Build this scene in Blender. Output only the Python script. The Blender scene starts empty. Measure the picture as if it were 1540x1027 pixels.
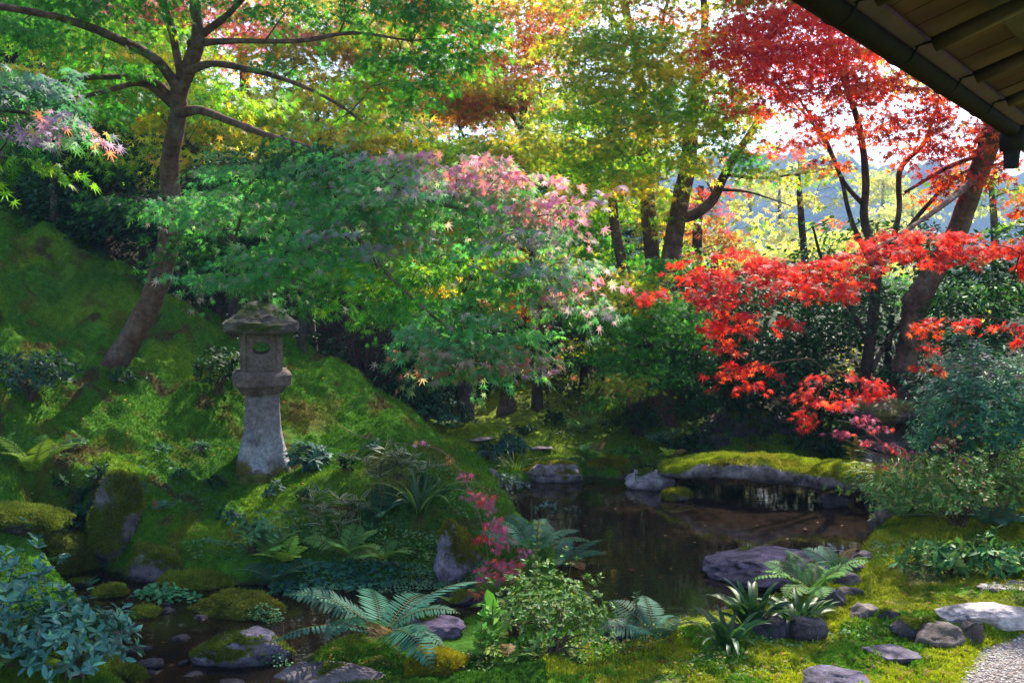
import bpy, math, random
import numpy as np
# ------------------------------------------------------------ camera, sky, sun, exposure
scn = bpy.context.scene
col = scn.collection
CAMZ = 2.5
F = 1479.0
TH = math.atan(93.5/F)
cam_d = bpy.data.cameras.new('camera'); cam = bpy.data.objects.new('camera', cam_d); col.objects.link(cam)
cam.location = (0, 0, CAMZ); cam.rotation_euler = (math.pi/2-TH, 0, 0)
cam_d.sensor_width = 36; cam_d.lens = 36*F/1540; cam_d.clip_start = .05; cam_d.clip_end = 5000
scn.camera = cam
SUN_EL, SUN_AZ = math.radians(46), math.radians(24)     # azimuth: clockwise from +Y (away from the camera) towards +X
w = bpy.data.worlds.new('World'); scn.world = w; w.use_nodes = True
wn = w.node_tree.nodes; sky = wn.new('ShaderNodeTexSky'); sky.sky_type = 'NISHITA'; sky.sun_disc = False
sky.sun_elevation = SUN_EL; sky.sun_rotation = SUN_AZ; sky.air_density = 1.0; sky.dust_density = 2.0; sky.ozone_density = 1.0
w.node_tree.links.new(sky.outputs[0], wn['Background'].inputs[0]); wn['Background'].inputs[1].default_value = 0.15
sd = bpy.data.lights.new('sun', 'SUN'); so = bpy.data.objects.new('sun', sd); col.objects.link(so)
sd.energy = 5.0; sd.angle = math.radians(.5); sd.color = (1, .93, .80)
from mathutils import Vector
sv = Vector((math.sin(SUN_AZ)*math.cos(SUN_EL), math.cos(SUN_AZ)*math.cos(SUN_EL), math.sin(SUN_EL)))
so.rotation_euler = sv.to_track_quat('Z', 'Y').to_euler(); so.location = (5, 5, 30)
vs = scn.view_settings
scn.display_settings.display_device = 'sRGB'
vs.view_transform = 'Standard'; vs.look = 'None'; vs.exposure = 1.3; vs.gamma = 1
cy = scn.cycles
cy.max_bounces = 9; cy.diffuse_bounces = 5; cy.glossy_bounces = 3; cy.transmission_bounces = 5; cy.transparent_max_bounces = 10
cy.sample_clamp_indirect = 4; cy.caustics_reflective = False; cy.caustics_refractive = False
cy.use_denoising = True
# ------------------------------------------------------------ helpers
rng = np.random.default_rng(7)
def A(*a): return np.array(a, float)
def ray(px, py):
    u = (px-770)/F; v = -(py-513.5)/F
    c, s = math.cos(TH), math.sin(TH)
    return A(u, c+v*s, -s+v*c)
def P(px, py, Y):
    d = ray(px, py); return A(0, 0, CAMZ)+d*(Y/d[1])
def hash3(ix, iy, iz, seed=0):
    h = (ix*374761393 + iy*668265263 + iz*2147483647 + seed*974711) & 0xFFFFFFFF
    h = ((h ^ (h >> 13))*1274126177) & 0xFFFFFFFF
    h = (h ^ (h >> 16)) & 0xFFFFFFFF
    h = (h*2246822519) & 0xFFFFFFFF
    return ((h ^ (h >> 15)) & 0xFFFFFF)/float(0xFFFFFF)
def noise3(p, seed=0):
    p = np.asarray(p, float); f0 = np.floor(p); f = p-f0; i = f0.astype(np.int64); f = f*f*(3-2*f)
    r = 0
    for a in (0, 1):
        for b in (0, 1):
            for c in (0, 1):
                wgt = (f[..., 0] if a else 1-f[..., 0])*(f[..., 1] if b else 1-f[..., 1])*(f[..., 2] if c else 1-f[..., 2])
                r = r+wgt*hash3(i[..., 0]+a, i[..., 1]+b, i[..., 2]+c, seed)
    return r*2-1
def fbm(p, octv=4, seed=0, gain=.5):
    r = 0; a = 1; p = np.asarray(p, float)
    for k in range(octv):
        r = r+a*noise3(p*(2.03**k)+k*17.3, seed+k); a *= gain
    return r
def unit(v): v = np.asarray(v, float); return v/np.maximum(np.linalg.norm(v, axis=-1, keepdims=True), 1e-9)
def sstep(a, b, x): t = np.clip((x-a)/(b-a), 0, 1); return t*t*(3-2*t)
class MB:
    def __init__(s): s.V = []; s.Fs = []; s.C = []; s.n = 0
    def add(s, V, faces, col=(.5, .5, .5)):
        V = np.asarray(V, float).reshape(-1, 3)
        for f in (faces if isinstance(faces, list) else [faces]):
            f = np.asarray(f, np.int64)
            if len(f): s.Fs.append(f+s.n)
        c = np.asarray(col, float)
        if c.ndim == 1: c = np.tile(c, (len(V), 1))
        s.V.append(V); s.C.append(c); s.n += len(V)
    def build(s, name, mat, parent=None, smooth=True, origin=None):
        V = np.concatenate(s.V); C = np.concatenate(s.C)
        if parent is not None:
            p_ = parent
            while p_ is not None: V = V-np.array(p_.location); p_ = p_.parent
        elif origin is not None: V = V-np.array(origin)
        m = bpy.data.meshes.new(name)
        m.vertices.add(len(V)); m.vertices.foreach_set('co', V.astype(np.float32).ravel())
        nl = sum(f.size for f in s.Fs); npoly = sum(len(f) for f in s.Fs)
        m.loops.add(nl); m.polygons.add(npoly)
        m.loops.foreach_set('vertex_index', np.concatenate([f.ravel() for f in s.Fs]).astype(np.int32))
        sizes = np.concatenate([np.full(len(f), f.shape[1]) for f in s.Fs])
        st = np.concatenate([[0], np.cumsum(sizes)[:-1]])
        m.polygons.foreach_set('loop_start', st.astype(np.int32))
        m.update(calc_edges=True)
        m.polygons.foreach_set('use_smooth', np.full(npoly, smooth))
        ca = m.color_attributes.new('Col', 'FLOAT_COLOR', 'POINT')
        ca.data.foreach_set('color', np.concatenate([C, np.ones((len(C), 1))], 1).astype(np.float32).ravel())
        m.materials.append(mat); m.validate()
        o = bpy.data.objects.new(name, m); col.objects.link(o)
        if parent is not None: o.parent = parent
        elif origin is not None: o.location = origin
        return o
def tag(o, label=None, cat=None, group=None, kind=None):
    if label: o['label'] = label
    if cat: o['category'] = cat
    if group: o['group'] = group
    if kind: o['kind'] = kind
    return o
def empty(name, loc, label, cat, group=None):
    o = bpy.data.objects.new(name, None); col.objects.link(o); o.location = tuple(float(v) for v in loc)
    o.empty_display_size = .1
    return tag(o, label, cat, group)
def cr(pts, n=6):
    p = np.asarray(pts, float); p = np.vstack([2*p[0]-p[1], p, 2*p[-1]-p[-2]]); out = []
    for i in range(1, len(p)-2):
        t = np.linspace(0, 1, n, endpoint=False)[:, None]
        a, b, c, d = p[i-1], p[i], p[i+1], p[i+2]
        out.append(.5*((2*b)+(-a+c)*t+(2*a-5*b+4*c-d)*t*t+(-a+3*b-3*c+d)*t**3))
    return np.vstack(out+[p[-2][None]])
def tube(mb, pts, rad, ns=8, n=5, c=(.1, .07, .05), rough=0., seed=0, cap=True, smooth=True):
    pts = np.asarray(pts, float); rad = np.asarray(rad, float)
    if smooth and len(pts) > 2:
        q = cr(np.hstack([pts, rad[:, None]]), n); pts, rad = q[:, :3], np.maximum(q[:, 3], .0008)
    d = unit(np.gradient(pts, axis=0)); up = A(0.12, .31, 1.) if abs(d[0][2]) < .9 else A(1, .1, 0)
    s = unit(np.cross(d, up)); t = np.cross(s, d)
    a = np.linspace(0, 2*np.pi, ns, endpoint=False)
    ring = s[:, None]*np.cos(a)[None, :, None]+t[:, None]*np.sin(a)[None, :, None]
    r = rad[:, None, None]
    V = pts[:, None]+ring*r
    if rough: V = V+ring*r*(rough*fbm(V*A(9, 9, 5)+seed, 3, seed))[..., None]
    m = len(pts); idx = np.arange(m*ns).reshape(m, ns)
    q = np.stack([idx[:-1], np.roll(idx, -1, 1)[:-1], np.roll(idx, -1, 1)[1:], idx[1:]], -1).reshape(-1, 4)
    V = V.reshape(-1, 3); faces = [q]
    if cap:
        k = len(V); V = np.vstack([V, pts[:1], pts[-1:]])
        e = np.arange(ns); faces.append(np.stack([np.full(ns, k), (e+1) % ns, e], -1))
        o2 = (m-1)*ns; faces.append(np.stack([np.full(ns, k+1), o2+e, o2+(e+1) % ns], -1))
    if rough: k_ = (sstep(.25, .6, fbm(V*7+seed, 3, 33))*.55)[:, None]; cc = np.tile(A(*c), (len(V), 1))*(1+.45*fbm(V*A(12, 12, 5)+seed, 3, 34))[:, None]; c = cc*(1-k_)+A(.20, .155, .125)*k_
    mb.add(V, faces, c)
# leaf templates: verts, faces, colour multiplier per vertex
def t_maple(angs, lens, nr=.30, wid=0, droop=.10):
    tips = [(math.radians(a), l) for a, l in zip(angs, lens)]
    V = [(0, 0, 0)]; n = len(tips)
    ed = math.radians(26)
    notch = [(tips[0][0]-ed, nr*.55)]+[((tips[i][0]+tips[i+1][0])/2, nr*(.9 if 0 < i < n-2 else .75)) for i in range(n-1)]+[(tips[-1][0]+ed, nr*.55)]
    for a, l in notch: V.append((l*math.sin(a), l*math.cos(a), -.02))
    for a, l in tips: V.append((l*math.sin(a), l*math.cos(a), -droop*l))
    Fq = [(0, 1+i+1, 1+n+1+i, 1+i) for i in range(n)]
    return np.array(V, float), np.array(Fq), None
T_M7 = t_maple((-118, -76, -37, 0, 37, 76, 118), (.45, .75, .93, 1, .93, .75, .45), .27)
T_M5 = t_maple((-92, -45, 0, 45, 92), (.65, .92, 1, .92, .65), .3)
def t_lance(w=.22, fold=.04, bend=-.08, edge=None, seg=3):
    V = []; ys = np.linspace(0, 1, seg+1); prof = np.sin(np.pi*np.clip(ys*.92+.06, 0, 1))**.8*w
    for y, p in zip(ys, prof): V += [(-p, y, fold*p/w+bend*y*y), (0, y, bend*y*y), (p, y, fold*p/w+bend*y*y)]
    Fq = []
    for i in range(seg):
        a = 3*i; Fq += [(a, a+1, a+4, a+3), (a+1, a+2, a+5, a+4)]
    cm = None
    if edge is not None: cm = edge
    return np.array(V, float), np.array(Fq), cm
T_L = t_lance(.2); T_R = t_lance(.3, .06, -.06); T_N = t_lance(.15, .03, -.12, seg=2); T_S = t_lance(.26, .03, -.05, seg=2)
T_TRI = (np.array([(-.26, 0, 0), (.26, 0, 0), (0, 1, 0)], float), np.array([(0, 1, 2)]), None)
def inst(mb, T, pos, axis, nrm, size, cols):
    V, Fc, cm = T
    a = unit(axis); n = nrm-(nrm*a).sum(-1, keepdims=True)*a; n = unit(n); x = np.cross(a, n)
    M = np.stack([x, a, n], 1)                       # (N,3,3) rows
    W = np.einsum('vk,nkj->nvj', V, M)*np.asarray(size)[:, None, None]+pos[:, None]
    N = len(pos); k = len(V)
    faces = (Fc[None]+(np.arange(N)*k)[:, None, None]).reshape(-1, Fc.shape[1])
    C = np.repeat(cols, k, 0)
    mb.add(W.reshape(-1, 3), faces, C)
def pick(pal, n, bias=None, r=rng):
    cs = np.array([p[:3] for p in pal], float); wt = np.array([p[3] if len(p) > 3 else 1 for p in pal], float); wt /= wt.sum()
    c = cs[r.choice(len(cs), n, p=wt)]
    if bias is not None: c = c*.5+cs[bias]*.5
    return c*r.uniform(.72, 1.28, (n, 1))*r.uniform(.92, 1.08, (n, 3))
def rdir(n, r=rng): return unit(r.normal(size=(n, 3)))
# ------------------------------------------------------------ materials
def newmat(name):
    m = bpy.data.materials.new(name); m.use_nodes = True; nt = m.node_tree
    return m, nt, nt.nodes['Principled BSDF'], nt.nodes['Material Output']
def N(nt, t, **k):
    n = nt.nodes.new(t)
    for a, b in k.items():
        if a.startswith('_'): setattr(n, a[1:], b)
        else: n.inputs[a.replace('__', ' ')].default_value = b
    return n
def leafmat(name, rough=.45, trans=.42, spec=.4, tint=(1.25, 1.15, .6)):
    m, nt, b, out = newmat(name); L = nt.links.new
    at = N(nt, 'ShaderNodeAttribute', _attribute_name='Col')
    L(at.outputs['Color'], b.inputs['Base Color'])
    b.inputs['Roughness'].default_value = rough; b.inputs['Specular IOR Level'].default_value = spec
    mu = N(nt, 'ShaderNodeMix', _data_type='RGBA', _blend_type='MULTIPLY'); mu.inputs[0].default_value = 1
    L(at.outputs['Color'], mu.inputs[6]); mu.inputs[7].default_value = (*tint, 1)
    tr = nt.nodes.new('ShaderNodeBsdfTranslucent'); L(mu.outputs[2], tr.inputs['Color'])
    mx = nt.nodes.new('ShaderNodeMixShader'); mx.inputs[0].default_value = trans
    L(b.outputs[0], mx.inputs[1]); L(tr.outputs[0], mx.inputs[2]); L(mx.outputs[0], out.inputs[0])
    return m
M_maple = leafmat('maple_leaves', .55, .55, .3, (1.65, 1.7, 1.0))
M_gloss = leafmat('glossy_leaves', .55, .25, .18)
M_shiny = leafmat('shiny_leaves', .3, .15, .5)
M_fern = leafmat('fern_leaves', .65, .3, .15)
M_moss = leafmat('moss_fibres', .8, .3, .15, (1.2, 1.2, .6))
M_grass = leafmat('grass_blades', .45, .4, .4)
def surfmat(name, rough=.85, nscale=8, amt=.35, bump=.4, bscale=40, spec=.3, dist=.01, voro=False):
    m, nt, b, out = newmat(name); L = nt.links.new
    at = N(nt, 'ShaderNodeAttribute', _attribute_name='Col')
    tc = nt.nodes.new('ShaderNodeTexCoord')
    n1 = N(nt, 'ShaderNodeTexNoise', Scale=nscale, Detail=6, Roughness=.65); L(tc.outputs['Object'], n1.inputs['Vector'])
    mr = N(nt, 'ShaderNodeMapRange'); mr.inputs[1].default_value = .3; mr.inputs[2].default_value = .7
    mr.inputs[3].default_value = 1-amt; mr.inputs[4].default_value = 1+amt; L(n1.outputs['Fac'], mr.inputs[0])
    mu = N(nt, 'ShaderNodeVectorMath', _operation='SCALE'); L(at.outputs['Color'], mu.inputs[0]); L(mr.outputs[0], mu.inputs['Scale'])
    L(mu.outputs[0], b.inputs['Base Color'])
    n2 = N(nt, 'ShaderNodeTexNoise', Scale=bscale, Detail=5, Roughness=.7); L(tc.outputs['Object'], n2.inputs['Vector'])
    bp = N(nt, 'ShaderNodeBump', Strength=bump, Distance=dist); L(n2.outputs['Fac'], bp.inputs['Height'])
    L(bp.outputs[0], b.inputs['Normal'])
    b.inputs['Roughness'].default_value = rough; b.inputs['Specular IOR Level'].default_value = spec
    return m
M_ground = surfmat('mossy_ground', .95, 14, .5, 1., 38, .1, .035)
M_bark = surfmat('bark', .85, 16, .6, 1., 28, .2, .03)
M_twig = surfmat('twig', .8, 20, .3, .3, 60, .3, .004)
M_lantern = surfmat('weathered_granite', .85, 30, .5, .8, 120, .3, .006)
M_wood = surfmat('roof_timber', .65, 6, .35, .4, 30, .4, .004)
M_gut = surfmat('dark_gutter', .7, 10, .4, .3, 50, .06, .002)
M_pebble = surfmat('gravel', .8, 60, .2, .3, 90, .3, .002)
M_far = surfmat('far_woods', .95, .09, .5, 1., .35, .05, 2.5)
def rockmat(name, wet=False):
    m, nt, b, out = newmat(name); L = nt.links.new
    at = N(nt, 'ShaderNodeAttribute', _attribute_name='Col')       # colour of the bare stone / moss per vertex
    tc = nt.nodes.new('ShaderNodeTexCoord')
    n1 = N(nt, 'ShaderNodeTexNoise', Scale=7, Detail=8, Roughness=.7, Distortion=.6); L(tc.outputs['Object'], n1.inputs['Vector'])
    mr = N(nt, 'ShaderNodeMapRange'); mr.inputs[1].default_value = .3; mr.inputs[2].default_value = .7
    mr.inputs[1].default_value = .36; mr.inputs[2].default_value = .64; mr.inputs[3].default_value = .3; mr.inputs[4].default_value = 1.7; L(n1.outputs['Fac'], mr.inputs[0])
    mu = N(nt, 'ShaderNodeVectorMath', _operation='SCALE'); L(at.outputs['Color'], mu.inputs[0]); L(mr.outputs[0], mu.inputs['Scale'])
    # pale lichen flecks
    vo = N(nt, 'ShaderNodeTexNoise', Scale=38, Detail=3); L(tc.outputs['Object'], vo.inputs['Vector'])
    r2 = N(nt, 'ShaderNodeMapRange'); r2.inputs[1].default_value = .62; r2.inputs[2].default_value = .72; r2.inputs[4].default_value = .45; L(vo.outputs['Fac'], r2.inputs[0])
    mx = N(nt, 'ShaderNodeMix', _data_type='RGBA'); L(r2.outputs[0], mx.inputs[0]); L(mu.outputs[0], mx.inputs[6]); mx.inputs[7].default_value = (.3, .29, .28, 1)
    if wet: mx.inputs[7].default_value = (.05, .045, .055, 1)
    L(mx.outputs[2], b.inputs['Base Color'])
    n2 = N(nt, 'ShaderNodeTexNoise', Scale=14, Detail=12, Roughness=.78); L(tc.outputs['Object'], n2.inputs['Vector'])
    bp = N(nt, 'ShaderNodeBump', Strength=1., Distance=.045); L(n2.outputs['Fac'], bp.inputs['Height']); L(bp.outputs[0], b.inputs['Normal'])
    b.inputs['Roughness'].default_value = .35 if wet else .75; b.inputs['Specular IOR Level'].default_value = .35 if wet else .3
    return m
M_rock = rockmat('stone'); M_wet = rockmat('wet_stone', True)
def watermat(name, murk, base):
    m, nt, b, out = newmat(name); L = nt.links.new
    b.inputs['Base Color'].default_value = (*base, 1); b.inputs['Roughness'].default_value = .5; b.inputs['Specular IOR Level'].default_value = 0
    tc = nt.nodes.new('ShaderNodeTexCoord'); mp = nt.nodes.new('ShaderNodeMapping'); mp.inputs['Scale'].default_value = (1.5, 4, 1)
    L(tc.outputs['Object'], mp.inputs[0])
    n2 = N(nt, 'ShaderNodeTexNoise', Scale=3, Detail=3); L(mp.outputs[0], n2.inputs['Vector'])
    bp = N(nt, 'ShaderNodeBump', Strength=.12, Distance=.01); L(n2.outputs['Fac'], bp.inputs['Height'])
    tr = nt.nodes.new('ShaderNodeBsdfTransparent'); tr.inputs[0].default_value = (.62, .5, .36, 1)
    mk = nt.nodes.new('ShaderNodeMixShader'); mk.inputs[0].default_value = murk; L(tr.outputs[0], mk.inputs[1]); L(b.outputs[0], mk.inputs[2])
    gl = nt.nodes.new('ShaderNodeBsdfGlossy'); gl.inputs['Roughness'].default_value = .015; gl.inputs['Color'].default_value = (1, 1, 1, 1); L(bp.outputs[0], gl.inputs['Normal'])
    fr = N(nt, 'ShaderNodeFresnel', IOR=1.38); L(bp.outputs[0], fr.inputs['Normal'])
    mx = nt.nodes.new('ShaderNodeMixShader'); L(fr.outputs[0], mx.inputs[0]); L(mk.outputs[0], mx.inputs[1]); L(gl.outputs[0], mx.inputs[2]); L(mx.outputs[0], out.inputs[0])
    return m
M_pond = watermat('pond_water', .8, (.022, .015, .010)); M_stream = watermat('stream_water', .3, (.025, .018, .012))
# palettes (albedo)
GREEN = [(.040, .18, .026, 3), (.07, .25, .03, 2), (.14, .33, .04, 1)]
DGREEN = [(.016, .07, .018, 3), (.03, .11, .02, 1)]
BGREEN = [(.08, .30, .11, 4), (.13, .36, .08, 2.4), (.24, .33, .20, 1.4), (.36, .26, .30, .5)]
PURP = [(.33, .27, .40, 1.6), (.10, .30, .13, 3), (.40, .24, .38, .8), (.24, .30, .28, 1.6)]
PINK = [(.56, .17, .40, 2.8), (.48, .28, .48, 2.), (.64, .18, .26, 1.5), (.16, .30, .14, 1.2), (.55, .22, .08, .7), (.30, .34, .22, 1.4)]
TIP = [(.30, .22, .17, 2), (.45, .14, .12, 1), (.08, .20, .07, 3), (.2, .24, .12, 2)]
LIME = [(.18, .38, .03, 3), (.34, .45, .03, 2), (.08, .25, .02, 2)]
YEL = [(.60, .50, .04, 3), (.38, .44, .03, 2), (.64, .36, .04, 1.6), (.16, .26, .03, .8)]
OLIVE = [(.26, .35, .03, 3.4), (.44, .40, .04, 2.6), (.54, .30, .05, 1.1), (.12, .25, .03, 1.8)]
ORANGE = [(.55, .16, .04, 3), (.5, .27, .04, 2), (.45, .07, .05, 1.5), (.2, .2, .04, 1.2)]
PINKRED = [(.5, .08, .14, 3), (.5, .2, .1, 1), (.45, .15, .3, 1.2), (.2, .22, .05, .8)]
CRIM = [(.64, .045, .03, 4), (.68, .10, .03, 2.6), (.36, .015, .03, 1.4), (.65, .14, .12, .8)]
REDOR = [(.5, .05, .015, 3), (.4, .02, .02, 2), (.5, .13, .02, 1.5), (.18, .02, .02, 1.3)]
SCAR = [(.56, .03, .025, 4), (.64, .085, .035, 1.5), (.36, .015, .028, 2), (.55, .06, .09, 1.2)]
EVER = [(.012, .05, .016, 3), (.02, .075, .02, 2), (.03, .11, .03, .8)]
BLUEG = [(.025, .085, .055, 3), (.04, .12, .07, 2), (.09, .19, .08, .8)]
PALEY = [(.6, .55, .16, 3), (.5, .52, .2, 2), (.3, .38, .08, 1.5), (.6, .4, .16, .8)]  # pale tones carry the bright sunlit look of far foliage
MAGEN = [(.5, .10, .22, 3), (.4, .13, .28, 2), (.5, .07, .08, 1.3)]
# ------------------------------------------------------------ terrain
ctl = [(0,290,14.5),(-150,190,15.5),(100,350,14.3),(200,420,14),(300,480,13.5),(350,512,13.2),(430,545,12.4),(500,552,12),(540,575,11.8),(580,600,11.4),(620,640,10.9),(660,680,10.4),(700,728,9.9),
 (0,600,9.5),(165,570,11),(100,480,12.2),(250,560,11.4),(60,700,8.8),(200,720,8.8),(390,708,10),(300,640,10.4),(480,640,10.7),(560,640,10.6),(560,700,9.6),(480,760,9),(330,800,8.7),(250,760,8.9),(600,780,8.7),(680,800,8.6),(640,850,8.1),
 (60,1027,5.6),(0,900,7),(-120,950,6),(600,1027,5.55),(750,1000,5.9),(850,960,6.3),(950,1027,5.5),(1100,1000,5.7),(1300,1027,5.4),(1500,1027,5.3),(1500,960,6),(1250,930,6.4),(1350,900,6.9),(1400,850,7.6),(1500,800,8.5),(1360,820,8.1),(860,900,7.3),(820,840,8),(780,900,7.3),
 (740,655,13.8),(650,640,14.5),(700,705,12.2),(760,610,16),(900,600,16.5),(1000,680,13.3),(1100,650,14.5),(1250,640,14.5),(1340,692,12.6),(1450,700,12),(1540,695,12),(1700,700,10),(500,600,15),(300,560,18),(1380,760,10)]
wp = [(-12,25,7),(-5,25,3),(0,25,1),(5,25,.8),(12,25,1),(12,6,.6),(12,15,.8),(-12,5,2.6),(-8,3,1.0),(0,3,.2),(6,3,.3),(-12,12,5.),(-6,18,4.2),(-3,20,2.4)]
CP = np.array([P(*c) for c in ctl]+[A(*q) for q in wp])
def _tps(r2): return np.where(r2 > 1e-9, .5*r2*np.log(np.maximum(r2, 1e-9)), 0)
_n = len(CP); _K = _tps(((CP[:, None, :2]-CP[None, :, :2])**2).sum(-1))+np.eye(_n)*.02
_Q = np.hstack([np.ones((_n, 1)), CP[:, :2]])
_S = np.linalg.solve(np.block([[_K, _Q], [_Q.T, np.zeros((3, 3))]]), np.concatenate([CP[:, 2], np.zeros(3)]))
def G0(px, py, z=0.):
    d = ray(px, py); t = (z-CAMZ)/d[2]; return d[:2]*t
pond = np.array([G0(*q) for q in [(738,742),(800,724),(880,718),(940,722),(960,702),(1080,692),(1250,692),(1315,722),(1330,790),(1310,830),(1290,880),(1180,925),(1120,950),(1040,962),(960,965),(915,935),(870,905),(845,870),(825,830),(775,800)]])
stream = np.array([G0(*q) for q in [(60,842),(140,838),(200,858),(300,872),(450,880),(560,880),(690,878),(770,900),(720,940),(620,965),(520,965),(460,990),(445,1080),(180,1080),(185,985),(150,930),(60,880)]])
def sdf(poly, x, y):
    d = np.full(x.shape, 1e9); ins = np.zeros(x.shape, bool); m = len(poly)
    for i in range(m):
        a = poly[i]; b = poly[(i+1) % m]; e = b-a
        t = np.clip(((x-a[0])*e[0]+(y-a[1])*e[1])/(e@e), 0, 1)
        d = np.minimum(d, np.hypot(x-a[0]-t*e[0], y-a[1]-t*e[1]))
        c = ((a[1] > y) != (b[1] > y)) & (x < (b[0]-a[0])*(y-a[1])/((b[1]-a[1]) or 1e-9)+a[0]); ins ^= c
    return np.where(ins, -d, d)
gravp = np.array([G0(px, py, .3) for px, py in [(1425,1040),(1455,1000),(1480,968),(1560,940),(1700,930),(1900,1200),(1400,1200)]])
def tz(x, y, fine=True):
    x = np.atleast_1d(np.asarray(x, float)); y = np.atleast_1d(np.asarray(y, float)); sh = x.shape; x = x.ravel(); y = y.ravel()
    xc = np.clip(x, -12, 12); yc = np.clip(y, 3, 25)
    z = np.empty(len(x))
    for i in range(0, len(x), 20000):
        sl = slice(i, i+20000); p = np.stack([xc[sl], yc[sl]], 1)
        z[sl] = _tps(((p[:, None]-CP[None, :, :2])**2).sum(-1))@_S[:_n]+_S[_n]+p@_S[_n+1:]
    z = np.maximum(z, .1)
    p3 = np.stack([x, y, x*0], 1)
    near = 1-sstep(25, 60, np.hypot(x, y))
    gr = sdf(gravp, x, y); gm = sstep(-.05, .12, gr)
    if fine:
        big = fbm(p3*1.6, 3, 3)*.075+np.abs(fbm(p3*3.7+5, 3, 9))*.06+np.abs(fbm(p3*9, 2, 13))*.036
        z = z+big*near*gm*np.clip((z-.05)*3, .25, 1)
        hk = near*gm*sstep(.45, 1.3, z); mnd = np.exp(-((x+1.9)/1.3)**2-((y-11.4)/1.5)**2); hk = hk*(1-.8*mnd); z = z-.07*mnd+fbm(p3*.4, 2, 4)*.1*hk+(np.abs(fbm(p3*.95+3, 3, 15))-.25)*.36*hk+np.abs(fbm(p3*12+2, 2, 16))*.03*near*gm*(1-sstep(6.2, 7, y))*np.clip((z-.05)*3, .25, 1)
    dp = sdf(pond, x, y)+fbm(p3*3, 2, 21)*.06; ds = sdf(stream, x, y)+fbm(p3*4, 2, 22)*.06
    k = sstep(-.22, .14, dp); z = -.35*(1-k)+z*k
    k = sstep(-.2, .18, ds); z = (-.09+fbm(p3*6, 3, 31)*.03)*(1-k)+z*k
    return z.reshape(sh)
def G(px, py):
    d = ray(px, py); t = np.linspace(3.5, 30, 700); q = A(0, 0, CAMZ)+d*t[:, None]
    h = q[:, 2]-tz(q[:, 0], q[:, 1], False); i = int(np.argmax(h < 0)) if (h < 0).any() else 699
    f = h[i-1]/(h[i-1]-h[i]) if i else 0
    return q[i-1]+(q[i]-q[i-1])*f if i else q[0]
def onground(p): return A(p[0], p[1], float(tz(p[0], p[1])[0]))
def axisgrid(lo, hi, step, far, nf):
    a = np.arange(lo, hi, step); e = np.geomspace(step*2, far, nf)
    return a, e
gx, e = axisgrid(-8.6, 7.2, .035, 2500, 26); gx = np.concatenate([(gx[0]-e)[::-1], gx, gx[-1]+e])
gy, e = axisgrid(4.4, 17, .038, 2500, 26); gy = np.concatenate([(gy[0]-e[:14])[::-1], gy, gy[-1]+e])
X, Y = np.meshgrid(gx, gy); Z = tz(X, Y)
nx, ny = len(gx), len(gy); idx = np.arange(nx*ny).reshape(ny, nx)
quads = np.stack([idx[:-1, :-1], idx[:-1, 1:], idx[1:, 1:], idx[1:, :-1]], -1).reshape(-1, 4)
def ground_col(x, y, z):
    p3 = np.stack([x, y, x*0], 1)
    n1 = fbm(p3*1.3, 3, 41); n2 = fbm(p3*4.5, 3, 42); n3 = fbm(p3*.7, 2, 43)
    g = A(.065, .175, .014)[None]*np.ones((len(x), 1))
    def mixc(c, k): return g*(1-k[:, None])+A(*c)[None]*k[:, None]
    g = mixc((.16, .27, .016), sstep(.05, .7, n1)*.8); g = mixc((.13, .10, .018), sstep(.25, .9, n2)*.7); g = mixc((.035, .11, .014), sstep(.1, .9, n3)*.6)
    g = mixc((.085, .055, .028), sstep(.45, .75, fbm(p3*3.3+4, 3, 49))*.85*sstep(.15, .4, z))
    # yellower moss by the pond's right bank
    r = sstep(.2, 1.8, x)*(1-sstep(9.5, 10.5, y)); g = mixc((.27, .30, .02), r*.8*sstep(-.6, .3, n2+.2)); g = mixc((.17, .19, .10), r*sstep(.1, .5, fbm(p3*2.6+7, 3, 47))*.8*sstep(6.4, 6.8, y))
    # brown patch on the shaded mound
    m = np.exp(-((x+1.7)/.9)**2-((y-11.1)/.8)**2); g = mixc((.11, .075, .018), np.clip(m*1.2, 0, .8)*sstep(-.3, .4, n1))
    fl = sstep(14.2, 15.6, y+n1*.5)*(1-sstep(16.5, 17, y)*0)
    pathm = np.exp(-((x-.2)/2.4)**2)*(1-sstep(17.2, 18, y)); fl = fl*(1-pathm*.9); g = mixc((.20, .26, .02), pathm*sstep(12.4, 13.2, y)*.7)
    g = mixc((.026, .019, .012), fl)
    g = mixc((.055, .042, .030), 1-sstep(.0, .05, z))
    far = sstep(25, 45, y); g = mixc((.06, .08, .025), far)
    gr = sdf(gravp, x, y); g = mixc((.33, .29, .27), 1-sstep(-.06, .02, gr+n2*.04))
    return g
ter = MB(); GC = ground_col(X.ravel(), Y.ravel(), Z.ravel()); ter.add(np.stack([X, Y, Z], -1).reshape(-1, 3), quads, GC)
tag(ter.build('ground', M_ground), kind='structure', label='mossy garden ground sloping up to a hill at left')
def sheet(name, mat, x0, x1, y0, y1, z, label):
    mb = MB(); mb.add([(x0, y0, z), (x1, y0, z), (x1, y1, z), (x0, y1, z)], np.array([[0, 1, 2, 3]])); return tag(mb.build(name, mat, smooth=False), kind='structure', label=label)
sheet('pond_water', M_pond, -.42, 6.2, 6.2, 14.5, 0, 'dark brown still pond water')
sheet('stream_water', M_stream, -6.0, -.422, 5.2, 9.2, 0, 'shallow stream water over dark bed')
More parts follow.
